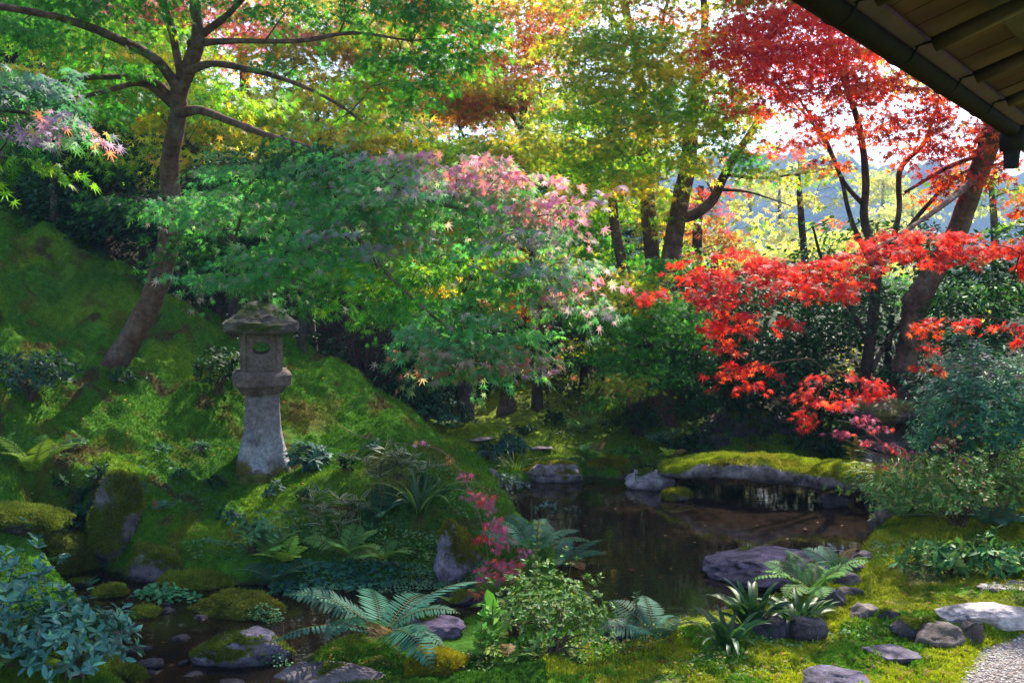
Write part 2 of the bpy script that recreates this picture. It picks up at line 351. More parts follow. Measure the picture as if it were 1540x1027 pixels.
# ------------------------------------------------------------ moss fibres
def tuft_mesh(mb, pos, nrm, size, cols, nb=3, r=rng, spread=1.1):
    for k in range(nb):
        n = len(pos); d = unit(nrm+r.normal(size=(n, 3))*spread*.6)
        inst(mb, T_TRI, pos+r.normal(size=(n, 3))*size[:, None]*.3, d, rdir(n, r), size*r.uniform(.7, 1.3, n), cols*r.uniform(.75, 1.3, (n, 1)))
def scatter_ground(n, x0, x1, y0, y1, powy=2., r=rng):
    u = r.uniform(size=n); y = y0*(y1/y0)**u if powy == 2 else y0+(y1-y0)*u
    x = r.uniform(x0, x1, n); return x, y
mm = MB()
u = rng.uniform(size=700000); yy = 4.9*(14./4.9)**u; xx = rng.uniform(-.62, .62, len(yy))*yy
zz = tz(xx, yy); keep = (zz > .035) & (sdf(gravp, xx, yy) > .0) & (fbm(np.stack([xx, yy, xx*0], 1)*2.2, 2, 77) > -.75)
xx, yy, zz = xx[keep], yy[keep], zz[keep]
gc = ground_col(xx, yy, zz)
nr = np.tile(A(0, 0, 1), (len(xx), 1))
sz = .0065+.0011*yy; front = (yy < 6.4) & (xx > .2); sz = np.where(front, sz*1.15, sz)
fy = sstep(-.2, .4, fbm(np.stack([xx, yy, xx*0], 1)*3.1, 3, 88))[:, None]; gc = np.where(front[:, None], A(.10, .24, .02)*(1-fy)+A(.34, .38, .02)*fy, gc)
tuft_mesh(mm, np.stack([xx, yy, zz-.003], 1), nr, sz*rng.uniform(.6, 1.5, len(xx)), gc*1.15)
tag(mm.build('moss', M_moss, smooth=False), 'soft green moss fibres carpeting the banks and the hill', 'moss', kind='stuff')
lt = MB(); u_ = rng.uniform(size=14000); ly = 5.*(15./5.)**u_; lx = rng.uniform(-.6, .55, len(ly))*ly; lz = tz(lx, ly); k = (lz > .05) & (fbm(np.stack([lx, ly, lx*0], 1)*1.3, 2, 55) > .0) & (sdf(gravp, lx, ly) > .02); lx, ly, lz = lx[k][:5200], ly[k][:5200], lz[k][:5200]
lc = pick([(.28,.12,.05,3),(.4,.2,.06,2),(.18,.09,.05,2),(.45,.07,.04,1)], len(lx)); inst(lt, T_M5, np.stack([lx, ly, lz+.012], 1), rdir(len(lx))*A(1, 1, .25), A(0, 0, 1)+rng.normal(size=(len(lx), 3))*.3, rng.uniform(.013, .032, len(lx)), lc)
tag(lt.build('leaf_litter', M_maple, smooth=False), 'sprinkle of tiny withered leaf scraps over the moss', 'leaf litter', kind='stuff')
pb = MB(); bb = gravp.min(0), gravp.max(0)
px_ = rng.uniform(bb[0][0], 4.2, 26000); py_ = rng.uniform(4.3, bb[1][1], 26000); k = sdf(gravp, px_, py_) < rng.uniform(-.05, .03, len(px_)); px_, py_ = px_[k][:9000], py_[k][:9000]
oc = np.array([(1,0,0),(-1,0,0),(0,1,0),(0,-1,0),(0,0,.6),(0,0,-.6)], float)*.5; of = np.array([(0,2,4),(2,1,4),(1,3,4),(3,0,4),(2,0,5),(1,2,5),(3,1,5),(0,3,5)])
pz = tz(px_, py_)+.003; gcol = pick([(.6,.54,.52,3),(.42,.37,.36,2),(.7,.66,.64,1),(.42,.28,.22,1)], len(px_))
inst(pb, (oc, of, None), np.stack([px_, py_, pz], 1), rdir(len(px_))*A(1,1,.2), np.tile(A(0,0,1.), (len(px_),1)), rng.uniform(.008, .02, len(px_)), gcol)
tag(pb.build('gravel', M_pebble, smooth=True), 'pale pinkish gravel in the corner beside the white stone', 'gravel', kind='stuff')
# ------------------------------------------------------------ rocks
def ico(sub):
    import bmesh
    bm = bmesh.new(); bmesh.ops.create_icosphere(bm, subdivisions=sub, radius=1)
    V = np.array([v.co[:] for v in bm.verts]); Fc = np.array([[v.index for v in f.verts] for f in bm.faces]); bm.free(); return V, Fc
ICO = {k: ico(k) for k in (3, 4, 5, 6)}
STONE = (.20, .17, .18); DARK = (.075, .065, .068); PURPLE = (.15, .12, .17); WHITE = (.62, .56, .58)
def vnormals(V, Fc):
    n = np.cross(V[Fc[:, 1]]-V[Fc[:, 0]], V[Fc[:, 2]]-V[Fc[:, 0]]); o = np.zeros_like(V)
    for k in range(3): np.add.at(o, Fc[:, k], n)
    return unit(o)
def rock(label, px, py, wpx, hpx, dr=.7, moss=.06, c=STONE, seed=1, flat=0., wet=False, Yd=None, rot=None, sub=5, group=None, name='rock', sink=.4, off=.45, z=None, peak=0., mosscol=(.11, .14, .018), cat='rock'):
    r = np.random.default_rng(seed*13+5)
    p = G(px, py) if z is None else np.append(G0(px, py, z), z)
    if Yd: p = P(px, py, Yd)
    s = p[1]/F; w_, h_ = wpx*s/2, hpx*s; d_ = w_*dr
    V, Fc = ICO[sub]; V = V.copy()
    V = np.sign(V)*np.abs(V)**.8; V = V/np.abs(V).max()
    for k in range(18):
        nrm = unit(r.normal(size=3)*A(1, 1, .8)); dist = r.uniform(.66, .9)
        ex = V@nrm-dist; V = V-np.maximum(ex, 0)[:, None]*nrm*.95
    if flat: ex = V[:, 2]-(1-flat); V[:, 2] -= np.maximum(ex, 0)*.9
    if peak: V[:, :2] *= (1-peak*sstep(-.5, 1, V[:, 2]))[:, None]
    V = V/np.abs(V).max(0)
    V = V+V*(fbm(V*1.3+seed*3.1, 3, seed)*.12-np.abs(fbm(V*2.6+seed, 3, seed+5))*.10+fbm(V*7+seed, 4, seed+9)*.028)[:, None]
    V = V*A(w_, d_, h_*.5*(1+sink)*1.0)
    a = r.uniform(-.25, .25) if rot is None else rot; ca, sa = math.cos(a), math.sin(a)
    V = V@np.array([[ca, sa, 0], [-sa, ca, 0], [0, 0, 1]])
    cen = A(p[0], p[1]+d_*off, p[2]+h_*.5*(1-sink)); W = V+cen
    nm = vnormals(W, Fc); nz = nm[:, 2]
    ns = fbm(W*3.1+seed, 4, 51)
    mk = sstep(-.25, .3, nz*.9+ns*.7-(1.35-moss*1.9)) if moss else np.zeros(len(W))
    if not wet and c[0] < .4: base = A(*c)[None]*(1+.35*fbm(W*6+seed, 3, 61))[:, None]
    else: base = A(*c)[None]*(1+.25*fbm(W*A(5, 5, 14)+seed, 3, 61))[:, None]
    wl = 1-sstep(.0, .06, W[:, 2]+.01)*1.0; base = base*(1-.5*wl[:, None])    # the wet band at the waterline
    C = base*(1-mk[:, None])+A(*mosscol)[None]*mk[:, None]*(1+.3*ns[:, None])
    base_z = float(W[:, 2].min())
    if moss:
        root = empty(name, (cen[0], cen[1], base_z), label, cat, group)
        mb = MB(); mb.add(W, Fc, C); mb.build('stone', M_wet if wet else M_rock, root)
        ar = np.linalg.norm(np.cross(W[Fc[:, 1]]-W[Fc[:, 0]], W[Fc[:, 2]]-W[Fc[:, 0]]), axis=1); prob = ar*mk[Fc].mean(1); tot = prob.sum()
        if tot > 0:
            n = int(min(9000, 250+tot*16000*min(1, (9/p[1])**2))); fi = rng.choice(len(Fc), n, p=prob/tot)
            bc = rng.dirichlet((1, 1, 1), n); pp = (W[Fc[fi]]*bc[..., None]).sum(1); nn = unit(nm[Fc[fi]].mean(1)+A(0, 0, .3))
            mt = MB(); tuft_mesh(mt, pp, nn, np.full(n, .008+.0012*p[1])*rng.uniform(.6, 1.4, n), A(*mosscol)[None]*1.2*(1+.4*fbm(pp*6, 2, 5))[:, None]*rng.uniform(.8, 1.25, (n, 3)))
            o = mt.build('moss', M_moss, root, smooth=False)
        return root
    mb = MB(); mb.add(W, Fc, C); o = mb.build(name, M_wet if wet else M_rock, origin=(cen[0], cen[1], base_z))
    return tag(o, label, cat, group)
# ------------------------------------------------------------ rocks placed
R = rock
R('tall square boulder with moss and bare grey patches above the stream', 182, 812, 92, 100, .6, .72, (.15,.125,.14), 3, .1, sub=6, off=.1)
R('flat mossy ledge rock at the left edge of the picture', 22, 800, 150, 40, .7, .7, DARK, 4, .3)
R('rounded brown-green mossy rock between the flat ledge and the tall boulder', 95, 872, 140, 66, .8, .95, DARK, 5, 0, mosscol=(.10,.12,.015))
R('dark bare-topped rock with mossy sides just below the tall square boulder', 232, 866, 100, 48, .8, .3, (.16,.13,.15), 6, .2, off=.2)
R('low broad mossy rock between the dark-topped rock and the big moss dome', 290, 897, 125, 34, .7, .95, DARK, 7, .2, mosscol=(.15,.19,.02))
R('big smooth moss dome lying in the stream', 352, 940, 150, 48, .75, 1.05, DARK, 8, .05, sub=6, mosscol=(.13,.15,.02))
R('mossy slab with a ragged pale bare rim beside the big fern', 367, 1008, 165, 54, .6, .26, (.30,.24,.32), 10, .3, sub=6)
R('upright pointed grey rock with mossy shoulders on the mound foot', 685, 858, 88, 82, .7, .42, (.26,.21,.26), 12, 0, peak=.55, off=.2, sub=6, mosscol=(.16,.16,.015))
R('purplish rock behind the large fern', 640, 962, 120, 30, .7, .25, (.17,.12,.22), 13, .3)
R('bright yellow-green mossy stone under the large fern fronds', 650, 1015, 110, 34, .8, 1.05, DARK, 14, .1, mosscol=(.22,.20,.012))
R('low grey rock at the bottom edge under the large fern', 500, 1034, 190, 22, .6, .12, (.2,.16,.17), 15, .3, z=.12)
R('dark dome rock at the near pond edge', 935, 962, 62, 30, .7, 0, (.09,.08,.12), 16, .1, wet=False)
R('small lichen-grey rock left of the flat pond-edge rock', 728, 732, 44, 30, .7, .1, (.26,.22,.24), 17, .0, z=.0)
R('wide flat-topped rock with a mossy right side at the far pond edge', 835, 724, 104, 27, .5, .34, (.24,.20,.22), 18, .3, z=0, sub=6, mosscol=(.22,.20,.015))
R('pale flat-topped rock beside the left end of the moss bridge', 984, 735, 92, 33, .5, .12, (.34,.29,.33), 19, .3, z=0, sub=6)
R('small mossy stone under the left end of the moss bridge', 1020, 752, 40, 18, .8, .8, STONE, 20, .1, z=0, mosscol=(.2,.2,.015))
R('low mossy stone between the two far pond-edge rocks', 915, 703, 66, 16, .6, .8, STONE, 21, .2, mosscol=(.2,.2,.015))
R('broad smooth purple-black rock jutting into the pond', 1206, 882, 232, 44, .95, .08, (.15,.12,.18), 23, .4, z=0, rot=.35, sub=6, sink=.3)
R('dark rock bearing the right end of the moss bridge', 1338, 800, 60, 46, .8, .2, (.16,.13,.12), 24, .1, z=0.02)
R('stone block seen under the middle of the moss bridge', 1255, 762, 60, 20, .6, 0, DARK, 25, .1, z=0, wet=True)
for i, (px, py, ww, hh, mo, lb) in enumerate([
  (1300,846,30,16,0,'small purplish stone nearest the bridge side of the moss lawn'),(1282,862,40,18,0,'small dark stone behind the pair of stacked edge stones'),
  (1272,888,52,24,.05,'rough brownish edge stone beside the lady fern'),(1283,902,40,16,0,'flat dark edge stone in front of the rough brownish one'),
  (1250,914,46,22,0,'purple edge stone behind the strap-leaf clumps'),(1302,934,46,22,0,'blocky dark edge stone left of the two joined dark stones'),
  (1340,940,40,20,.1,'ridged dark edge stone at the foot of the moss lawn'),(1372,962,56,22,.15,'brown-grey edge stone in the middle of the lower row'),
  (1418,976,74,28,.12,'round-backed brown rock just left of the gravel corner'),(1216,962,60,26,.1,'dark stone between the two right strap-leaf clumps'),
  (1160,960,70,24,.05,'long dark stone in front of the middle strap-leaf clump'),(1462,968,40,30,.0,'small dark stone against the white stepping stone'),
  (1115,962,40,18,.1,'small dark stone behind the left strap-leaf clump')]):
    R(lb, px, py, ww*1.1, hh*1.2, .8, mo, [(.15,.12,.14),(.10,.085,.11),(.2,.16,.15)][i % 3], 30+i, .15, group='edge stones of the pond bank', sub=4)
R('flat purple stone lying in front of the edge stone row', 1345, 994, 100, 16, .7, 0, (.19,.16,.23), 50, .5)
R('bluish purple dome rock at the bottom edge of the picture', 1272, 1040, 120, 26, .8, 0, (.20,.17,.26), 51, .1, z=.24)
R('large white flat stepping stone cut by the right edge', 1508, 958, 185, 40, .62, 0, WHITE, 52, .5, sub=6, rot=-.15, sink=.1, off=.8)
R('smaller white flat stepping stone behind the large one', 1525, 895, 110, 20, .6, 0, (.45,.40,.42), 53, .6, sink=.3)
R('flat grey path stone furthest left on the garden path', 712, 660, 62, 4, 1.3, 0, (.27,.22,.23), 54, .5, sub=4)
R('flat grey path stone beside the round dark shrub', 803, 675, 60, 5, 1.1, 0, (.27,.22,.24), 55, .5, sub=4)
R('long flat path stone nearest the far bank', 884, 684, 74, 3, .8, .1, (.24,.21,.2), 56, .5, sub=4)
R('low flat stone at the far end of the path', 925, 694, 50, 4, .8, .2, (.24,.21,.2), 57, .5, sub=4)
R('upright brown rock standing on the far moss slope', 762, 628, 34, 38, .7, .2, (.14,.09,.07), 58, 0, peak=.25)
R('long dark boulder behind the bridge in the shade', 1140, 672, 160, 50, .5, .15, (.10,.075,.08), 59, .1, Yd=14.2)
R('dark boulder in front of the shaded long one', 1075, 676, 60, 22, .6, .1, (.07,.06,.06), 60, .1, Yd=13.6)
R('pale round stone beside the wide-roofed lantern foot', 1376, 712, 34, 24, .8, 0, (.30,.27,.28), 61, 0, Yd=11.8)
R('small bluish stone by the pink dwarf maple', 1388, 722, 16, 12, .8, 0, (.26,.26,.34), 62, 0, sub=3)
R('broad grey base stone in front of the wide-roofed lantern', 1338, 702, 84, 24, .7, .1, (.22,.19,.19), 63, .3, Yd=12.0)
k = 0
for px, py, ww, hh, mo, lb in [(180,960,40,14,0,'dark wet stone beside the glossy shrub'),(200,985,34,14,0,'wet stone in the stream below the shrub tips'),
  (272,966,34,11,0,'bluish wet stone in the open stream water'),(215,930,50,16,.5,'low mossy wet stone left of the ivy cluster'),(160,900,54,16,.6,'brown mossy wet stone at the head of the stream'),
  (250,925,30,9,0,'flat wet stone below the ivy cluster'),(222,1008,44,18,0,'wet stone at the near bend of the stream'),(290,1020,30,8,0,'thin wet stone at the bottom of the stream'),
  (120,885,40,14,.3,'wet stone against the round brown-green rock'),(300,935,26,9,0,'tiny wet stone beside the moss dome'),(205,868,30,12,0,'bluish wet stone in the little cascade'),
  (165,930,30,12,0,'small wet stone behind the glossy shrub'),(480,905,46,10,.2,'flat wet stone behind the large fern tip'),(700,912,60,16,.2,'squared dark stone under the pink leaves'),
  (560,930,50,10,0,'wet stone hidden by the large fern'),(350,1032,44,8,0,'wet stone touching the bottom edge'),(190,1028,60,20,.7,'mossy wet stone at the bottom left of the stream')]:
    R(lb, px, py, ww, hh, .8, mo, (.045,.038,.06), 80+k, .2, wet=True, z=-.02, group='wet stones in the stream', sub=4); k += 1
r0 = np.random.default_rng(5)
for i in range(26):
    px, py = r0.uniform(150, 330), r0.uniform(880, 1020)
    R('little dark pebble-sized stone in the stream bed', px, py, r0.uniform(12, 26), r0.uniform(4, 8), .8, 0, (.035,.03,.045), 120+i, .2, wet=True, z=-.02, group='pebble stones of the stream bed', sub=3, name='pebble')
# ------------------------------------------------------------ moss-covered stone bridge
def bridge():
    a = A(1.80, 11.75); b = A(4.28, 10.75); ax = (b-a)/np.linalg.norm(b-a); sx = A(-ax[1], ax[0]); L = np.linalg.norm(b-a)
    ns, nt = 90, 36
    V = []; T = []
    for i in range(ns):
        s = i/(ns-1); c = a+(b-a)*s
        hw = .50*(1-.5*abs(2*s-1)**6)*(.85+.15*math.sin(s*5)); 
        top = .25+.25*math.sin(min(1, s*1.5+.08)*math.pi*.6)**1.2*(1-.42*s)-.03*s
        th = .19*(1-.35*abs(2*s-1)**4)+.05*s
        for j in range(nt):
            t = 2*math.pi*j/nt; cx = math.cos(t); sz_ = math.sin(t)
            ex = math.copysign(abs(cx)**.55, cx)*hw; ez = math.copysign(abs(sz_)**.7, sz_)*th/2
            q = c+sx*ex; V.append((q[0], q[1], top-th/2+ez)); T.append(sz_)
    V = np.array(V); T = np.array(T)
    cen = np.repeat(np.array([[*(a+(b-a)*(i/(ns-1))), .24] for i in range(ns)]), nt, 0)
    V = V+(V-cen)*(fbm(V*2.2, 3, 5)*.14+fbm(V*8, 4, 6)*.10)[:, None]+A(0, 0, 1)*(fbm(V*1.6, 2, 8)*.02)[:, None]
    V[:, 2] += sstep(.2, .8, T)*np.abs(fbm(V*6, 2, 19))*.03
    idx = np.arange(ns*nt).reshape(ns, nt)
    q = np.stack([idx[:-1], np.roll(idx, -1, 1)[:-1], np.roll(idx, -1, 1)[1:], idx[1:]], -1).reshape(-1, 4)
    k = len(V); V = np.vstack([V, V[:nt].mean(0), V[-nt:].mean(0)]); T = np.append(T, [0, 0]); e = np.arange(nt)
    tri = np.concatenate([np.stack([np.full(nt, k), (e+1) % nt, e], -1), np.stack([np.full(nt, k+1), (ns-1)*nt+e, (ns-1)*nt+(e+1) % nt], -1)])
    edge = fbm(V*3, 3, 31)*.45
    mk = sstep(-.12, .22, T-.42+edge+.28*(V[:, 0] < 2.05)); 
    base = A(.24, .20, .20)[None]*(1+.45*fbm(V*7, 3, 2))[:, None]
    mc = A(.28, .33, .02)[None]*(1+.3*fbm(V*3, 2, 4))[:, None]; br = sstep(.2, .7, fbm(V*2.1+9, 2, 3)); mc = mc*(1-br[:, None]*.5)+A(.22, .15, .03)[None]*br[:, None]*.5
    C = base*(1-mk[:, None])+mc*mk[:, None]
    root = empty('stone_bridge', (a[0], a[1], .05), 'arched stone slab bridge with a thick coat of yellow-green moss over the pond', 'bridge')
    mb = MB(); mb.add(V, [q[:, ::-1], tri[:, ::-1]], C); mb.build('slab', M_rock, root)
    qa = q; ar = np.linalg.norm(np.cross(V[q[:, 1]]-V[q[:, 0]], V[q[:, 3]]-V[q[:, 0]]), axis=1); pr = ar*mk[q].mean(1); fi = rng.choice(len(q), 42000, p=pr/pr.sum())
    uv = rng.uniform(size=(2, len(fi)))[..., None]; p0, p1, p2, p3 = [V[q[fi, j]] for j in range(4)]
    pp = (p0*(1-uv[0])+p1*uv[0])*(1-uv[1])+(p3*(1-uv[0])+p2*uv[0])*uv[1]; nn = unit(pp-np.stack([pp[:, 0], pp[:, 1], np.full(len(pp), .05)], 1)+A(0, 0, .2))
    ce = cen[q[fi, 0].clip(0, len(cen)-1)]; nn = unit((pp-ce)*A(.6, .6, 2.)+A(0, 0, .1))
    mt = MB(); cc = mc[q[fi, 0]]*1.15*rng.uniform(.75, 1.25, (len(fi), 1)); tuft_mesh(mt, pp, nn, rng.uniform(.010, .024, len(fi)), cc)
    mt.build('moss', M_moss, root, smooth=False)
bridge()
# ------------------------------------------------------------ stone lanterns
def loft(mb, cx, cy, levels, rot, c=(.2,.17,.17), n=72, pw=.16, sub=8, sag=0., cfn=None, seed=0, rough=.006):
    """levels: (z, half width, squareness) going up; sag: corners lifted (for roofs)"""
    lv = []; levels = [tuple(l)+(0,)*(3-len(l)) for l in levels]
    for i in range(len(levels)-1):
        for t in np.linspace(0, 1, sub, endpoint=False): lv.append(np.array(levels[i])*(1-t)+np.array(levels[i+1])*t)
    lv.append(np.array(levels[-1])); V = []
    for l in lv:
        z, hw, up = l[0], l[1], (l[2] if len(l) > 2 else 0)
        for j in range(n):
            a = 2*math.pi*(j+.5)/n; ca, sa = math.cos(a), math.sin(a); m = (abs(ca)**(1/pw)+abs(sa)**(1/pw))**pw
            x, y = ca/m*hw, sa/m*hw; corner = (math.hypot(x, y)/max(hw, 1e-6)-1)/.414
            V.append((x, y, z+up*max(corner, 0)**2))
    V = np.array(V); cr_, sr = math.cos(rot), math.sin(rot); V = V@np.array([[cr_, sr, 0], [-sr, cr_, 0], [0, 0, 1]])+A(cx, cy, 0)
    V = V+np.stack([fbm(V*14+k*7+seed, 4, 7+k) for k in range(3)], 1)*rough+np.stack([fbm(V*4+k*5+seed, 2, 3+k) for k in range(3)], 1)*rough*1.6
    m = len(lv); idx = np.arange(m*n).reshape(m, n)
    q = np.stack([idx[:-1], np.roll(idx, -1, 1)[:-1], np.roll(idx, -1, 1)[1:], idx[1:]], -1).reshape(-1, 4)
    k = len(V); V = np.vstack([V, V[:n].mean(0), V[-n:].mean(0)]); e = np.arange(n)
    tri = np.concatenate([np.stack([np.full(n, k), (e+1) % n, e], -1), np.stack([np.full(n, k+1), (m-1)*n+e, (m-1)*n+(e+1) % n], -1)])
    C = np.tile(A(*c), (len(V), 1))*(1+.35*fbm(V*9, 3, 8))[:, None]
    if cfn: C = cfn(V, C)
    mb.add(V, [q, tri], C)
def firebox(mb, cx, cy, z0, z1, hw, rot, hz, hr, c):
    """square stone block with a round opening right through it and recessed panels"""
    n = 48; a = 2*np.pi*(np.arange(n)+.5)/n; ca, sa = np.cos(a), np.sin(a); m = np.maximum(abs(ca), abs(sa)); hh = (z1-z0)/2; zc = (z0+z1)/2
    def ring(rx, rz, y, ox=0, oz=0, sq=True): return np.stack([(ca/m if sq else ca)*rx+ox, np.full(n, y), (sa/m if sq else sa)*rz+oz], 1)
    rings = [ring(hw, hh, -hw), ring(hw*.74, hh*.9, -hw), ring(hw*.72, hh*.88, -hw+.018), ring(hr*1.4, hr, -hw+.018, 0, hz, False), ring(hr*1.35, hr*.95, -hw+.05, 0, hz, False),
             ring(hr*1.35, hr*.95, hw-.05, 0, hz, False), ring(hr*1.4, hr, hw-.018, 0, hz, False), ring(hw*.72, hh*.88, hw-.018), ring(hw*.74, hh*.9, hw), ring(hw, hh, hw), ring(hw, hh, hw*.33), ring(hw, hh, -hw*.33), ring(hw, hh, -hw)]
    V = np.concatenate(rings); V[:, 2] += zc; cr_, sr = math.cos(rot), math.sin(rot); V = V@np.array([[cr_, sr, 0], [-sr, cr_, 0], [0, 0, 1]])+A(cx, cy, 0)
    V = V+np.stack([fbm(V*16+k*7, 3, 7+k) for k in range(3)], 1)*.004
    mm_ = len(rings); idx = np.arange(mm_*n).reshape(mm_, n); q = np.stack([idx[:-1], np.roll(idx, -1, 1)[:-1], np.roll(idx, -1, 1)[1:], idx[1:]], -1).reshape(-1, 4)
    mb.add(V, q, np.tile(A(*c), (len(V), 1))*(1+.35*fbm(V*9, 3, 8))[:, None])
def tall_lantern():
    Yl = 10.; s = Yl/F; x = (392-770)*s; zof = lambda py: P(390, py, Yl)[2]; rot = math.radians(14)
    root = empty('stone_lantern', (x, Yl, zof(735)), 'tall weathered stone lantern with flared post and mossy square roof on the slope', 'stone lantern')
    grey = (.20,.17,.19); brown = (.13,.095,.085)
    def mossy(V, C):
        k = sstep(-.1, .4, fbm(V*6, 3, 12)+.9*(zof(703)-V[:, 2])/.1)[:, None]; return C*(1-k)+A(.10, .11, .015)*k
    mb = MB(); loft(mb, x, Yl, [(zof(742), .36), (zof(722), .375), (zof(708), .33), (zof(703), .26)], rot, brown, pw=.3, cfn=mossy, rough=.025); mb.build('base', M_rock, root)
    def lich(V, C):
        k = sstep(-.2, .5, fbm(V*5, 3, 15)+.5)[:, None]*sstep(zof(620), zof(690), V[:, 2])[:, None]
        C = C*(1-k*.7)+A(.33, .34, .38)*k*.7; k = sstep(.0, .35, fbm(V*4+3, 3, 16)+.2-(V[:, 0]-x)*2.2)[:, None]*sstep(zof(678), zof(692), V[:, 2])[:, None]; return C*(1-k)+A(.10, .08, .015)*k
    mb = MB(); loft(mb, x, Yl, [(zof(706), .275), (zof(696), .262), (zof(682), .232), (zof(660), .198), (zof(635), .178), (zof(612), .167), (zof(600), .165), (zof(597), .158), (zof(588), .157)], rot, (.21,.175,.19), pw=.13, cfn=lich, rough=.007); mb.build('post', M_lantern, root, smooth=False)
    mb = MB(); loft(mb, x, Yl, [(zof(590), .19), (zof(582), .235), (zof(578), .245), (zof(577), .285), (zof(562), .29), (zof(558), .26), (zof(556), .25)], rot, (.15,.105,.10), pw=.07, rough=.005); mb.build('platform', M_lantern, root, smooth=False)
    mb = MB(); firebox(mb, x, Yl, zof(559), zof(497), .205, rot, .04, .062, (.16,.12,.11)); mb.build('firebox', M_lantern, root, smooth=False)
    def roofc(V, C):
        k = sstep(-.1, .35, fbm(V*5, 3, 19)-.15+(V[:, 2]-zof(478))*4+(V[:, 0]-x)*.6)[:, None]; return C*(1-k)+A(.045, .06, .012)*k
    mb = MB(); loft(mb, x, Yl, [(zof(500), .22), (zof(499), .33), (zof(496), .355, .012), (zof(485), .36, .035), (zof(480), .29, .02), (zof(471), .215, .01), (zof(463), .17), (zof(458), .13), (zof(455), .06)], rot, (.12,.095,.09), pw=.14, cfn=roofc, rough=.014); rf = mb.build('roof', M_lantern, root, smooth=False)
    mb = MB(); loft(mb, x+.05, Yl, [(zof(460), .06), (zof(452), .075), (zof(444), .06), (zof(438), .02)], 0, (.06,.05,.04), pw=.5, rough=.012); mb.build('finial', M_rock, rf)
tall_lantern()
def wide_lantern():
    Yl = 12.3; s = Yl/F; x = (1343-770)*s; zof = lambda py: P(1343, py, Yl)[2]; rot = math.radians(20)
    root = empty('stone_lantern', (x, Yl, zof(700)), 'low stone lantern with a broad moss-covered roof in the shade at right', 'stone lantern')
    br = (.12,.095,.085)
    mb = MB(); loft(mb, x, Yl, [(zof(700), .30), (zof(684), .27), (zof(676), .2)], rot, br, pw=.35); mb.build('base', M_lantern, root)
    mb = MB(); loft(mb, x, Yl, [(zof(677), .24), (zof(672), .33), (zof(664), .34), (zof(658), .29)], rot, br, pw=.12); mb.build('platform', M_lantern, root, smooth=False)
    mb = MB(); firebox(mb, x, Yl, zof(660), zof(624), .2, rot, 0, .085, br); mb.build('firebox', M_lantern, root, smooth=False)
    def rc(V, C): k = sstep(-.3, .2, fbm(V*5, 3, 19)+(V[:, 2]-zof(620))*5)[:, None]; return C*(1-k)+A(.11, .10, .015)*k
    mb = MB(); loft(mb, x, Yl, [(zof(626), .3), (zof(624), .42), (zof(618), .43, .02), (zof(611), .36, .02), (zof(605), .22), (zof(600), .12), (zof(598), .05)], rot, br, pw=.14, cfn=rc, rough=.012); mb.build('roof', M_rock, root)
wide_lantern()
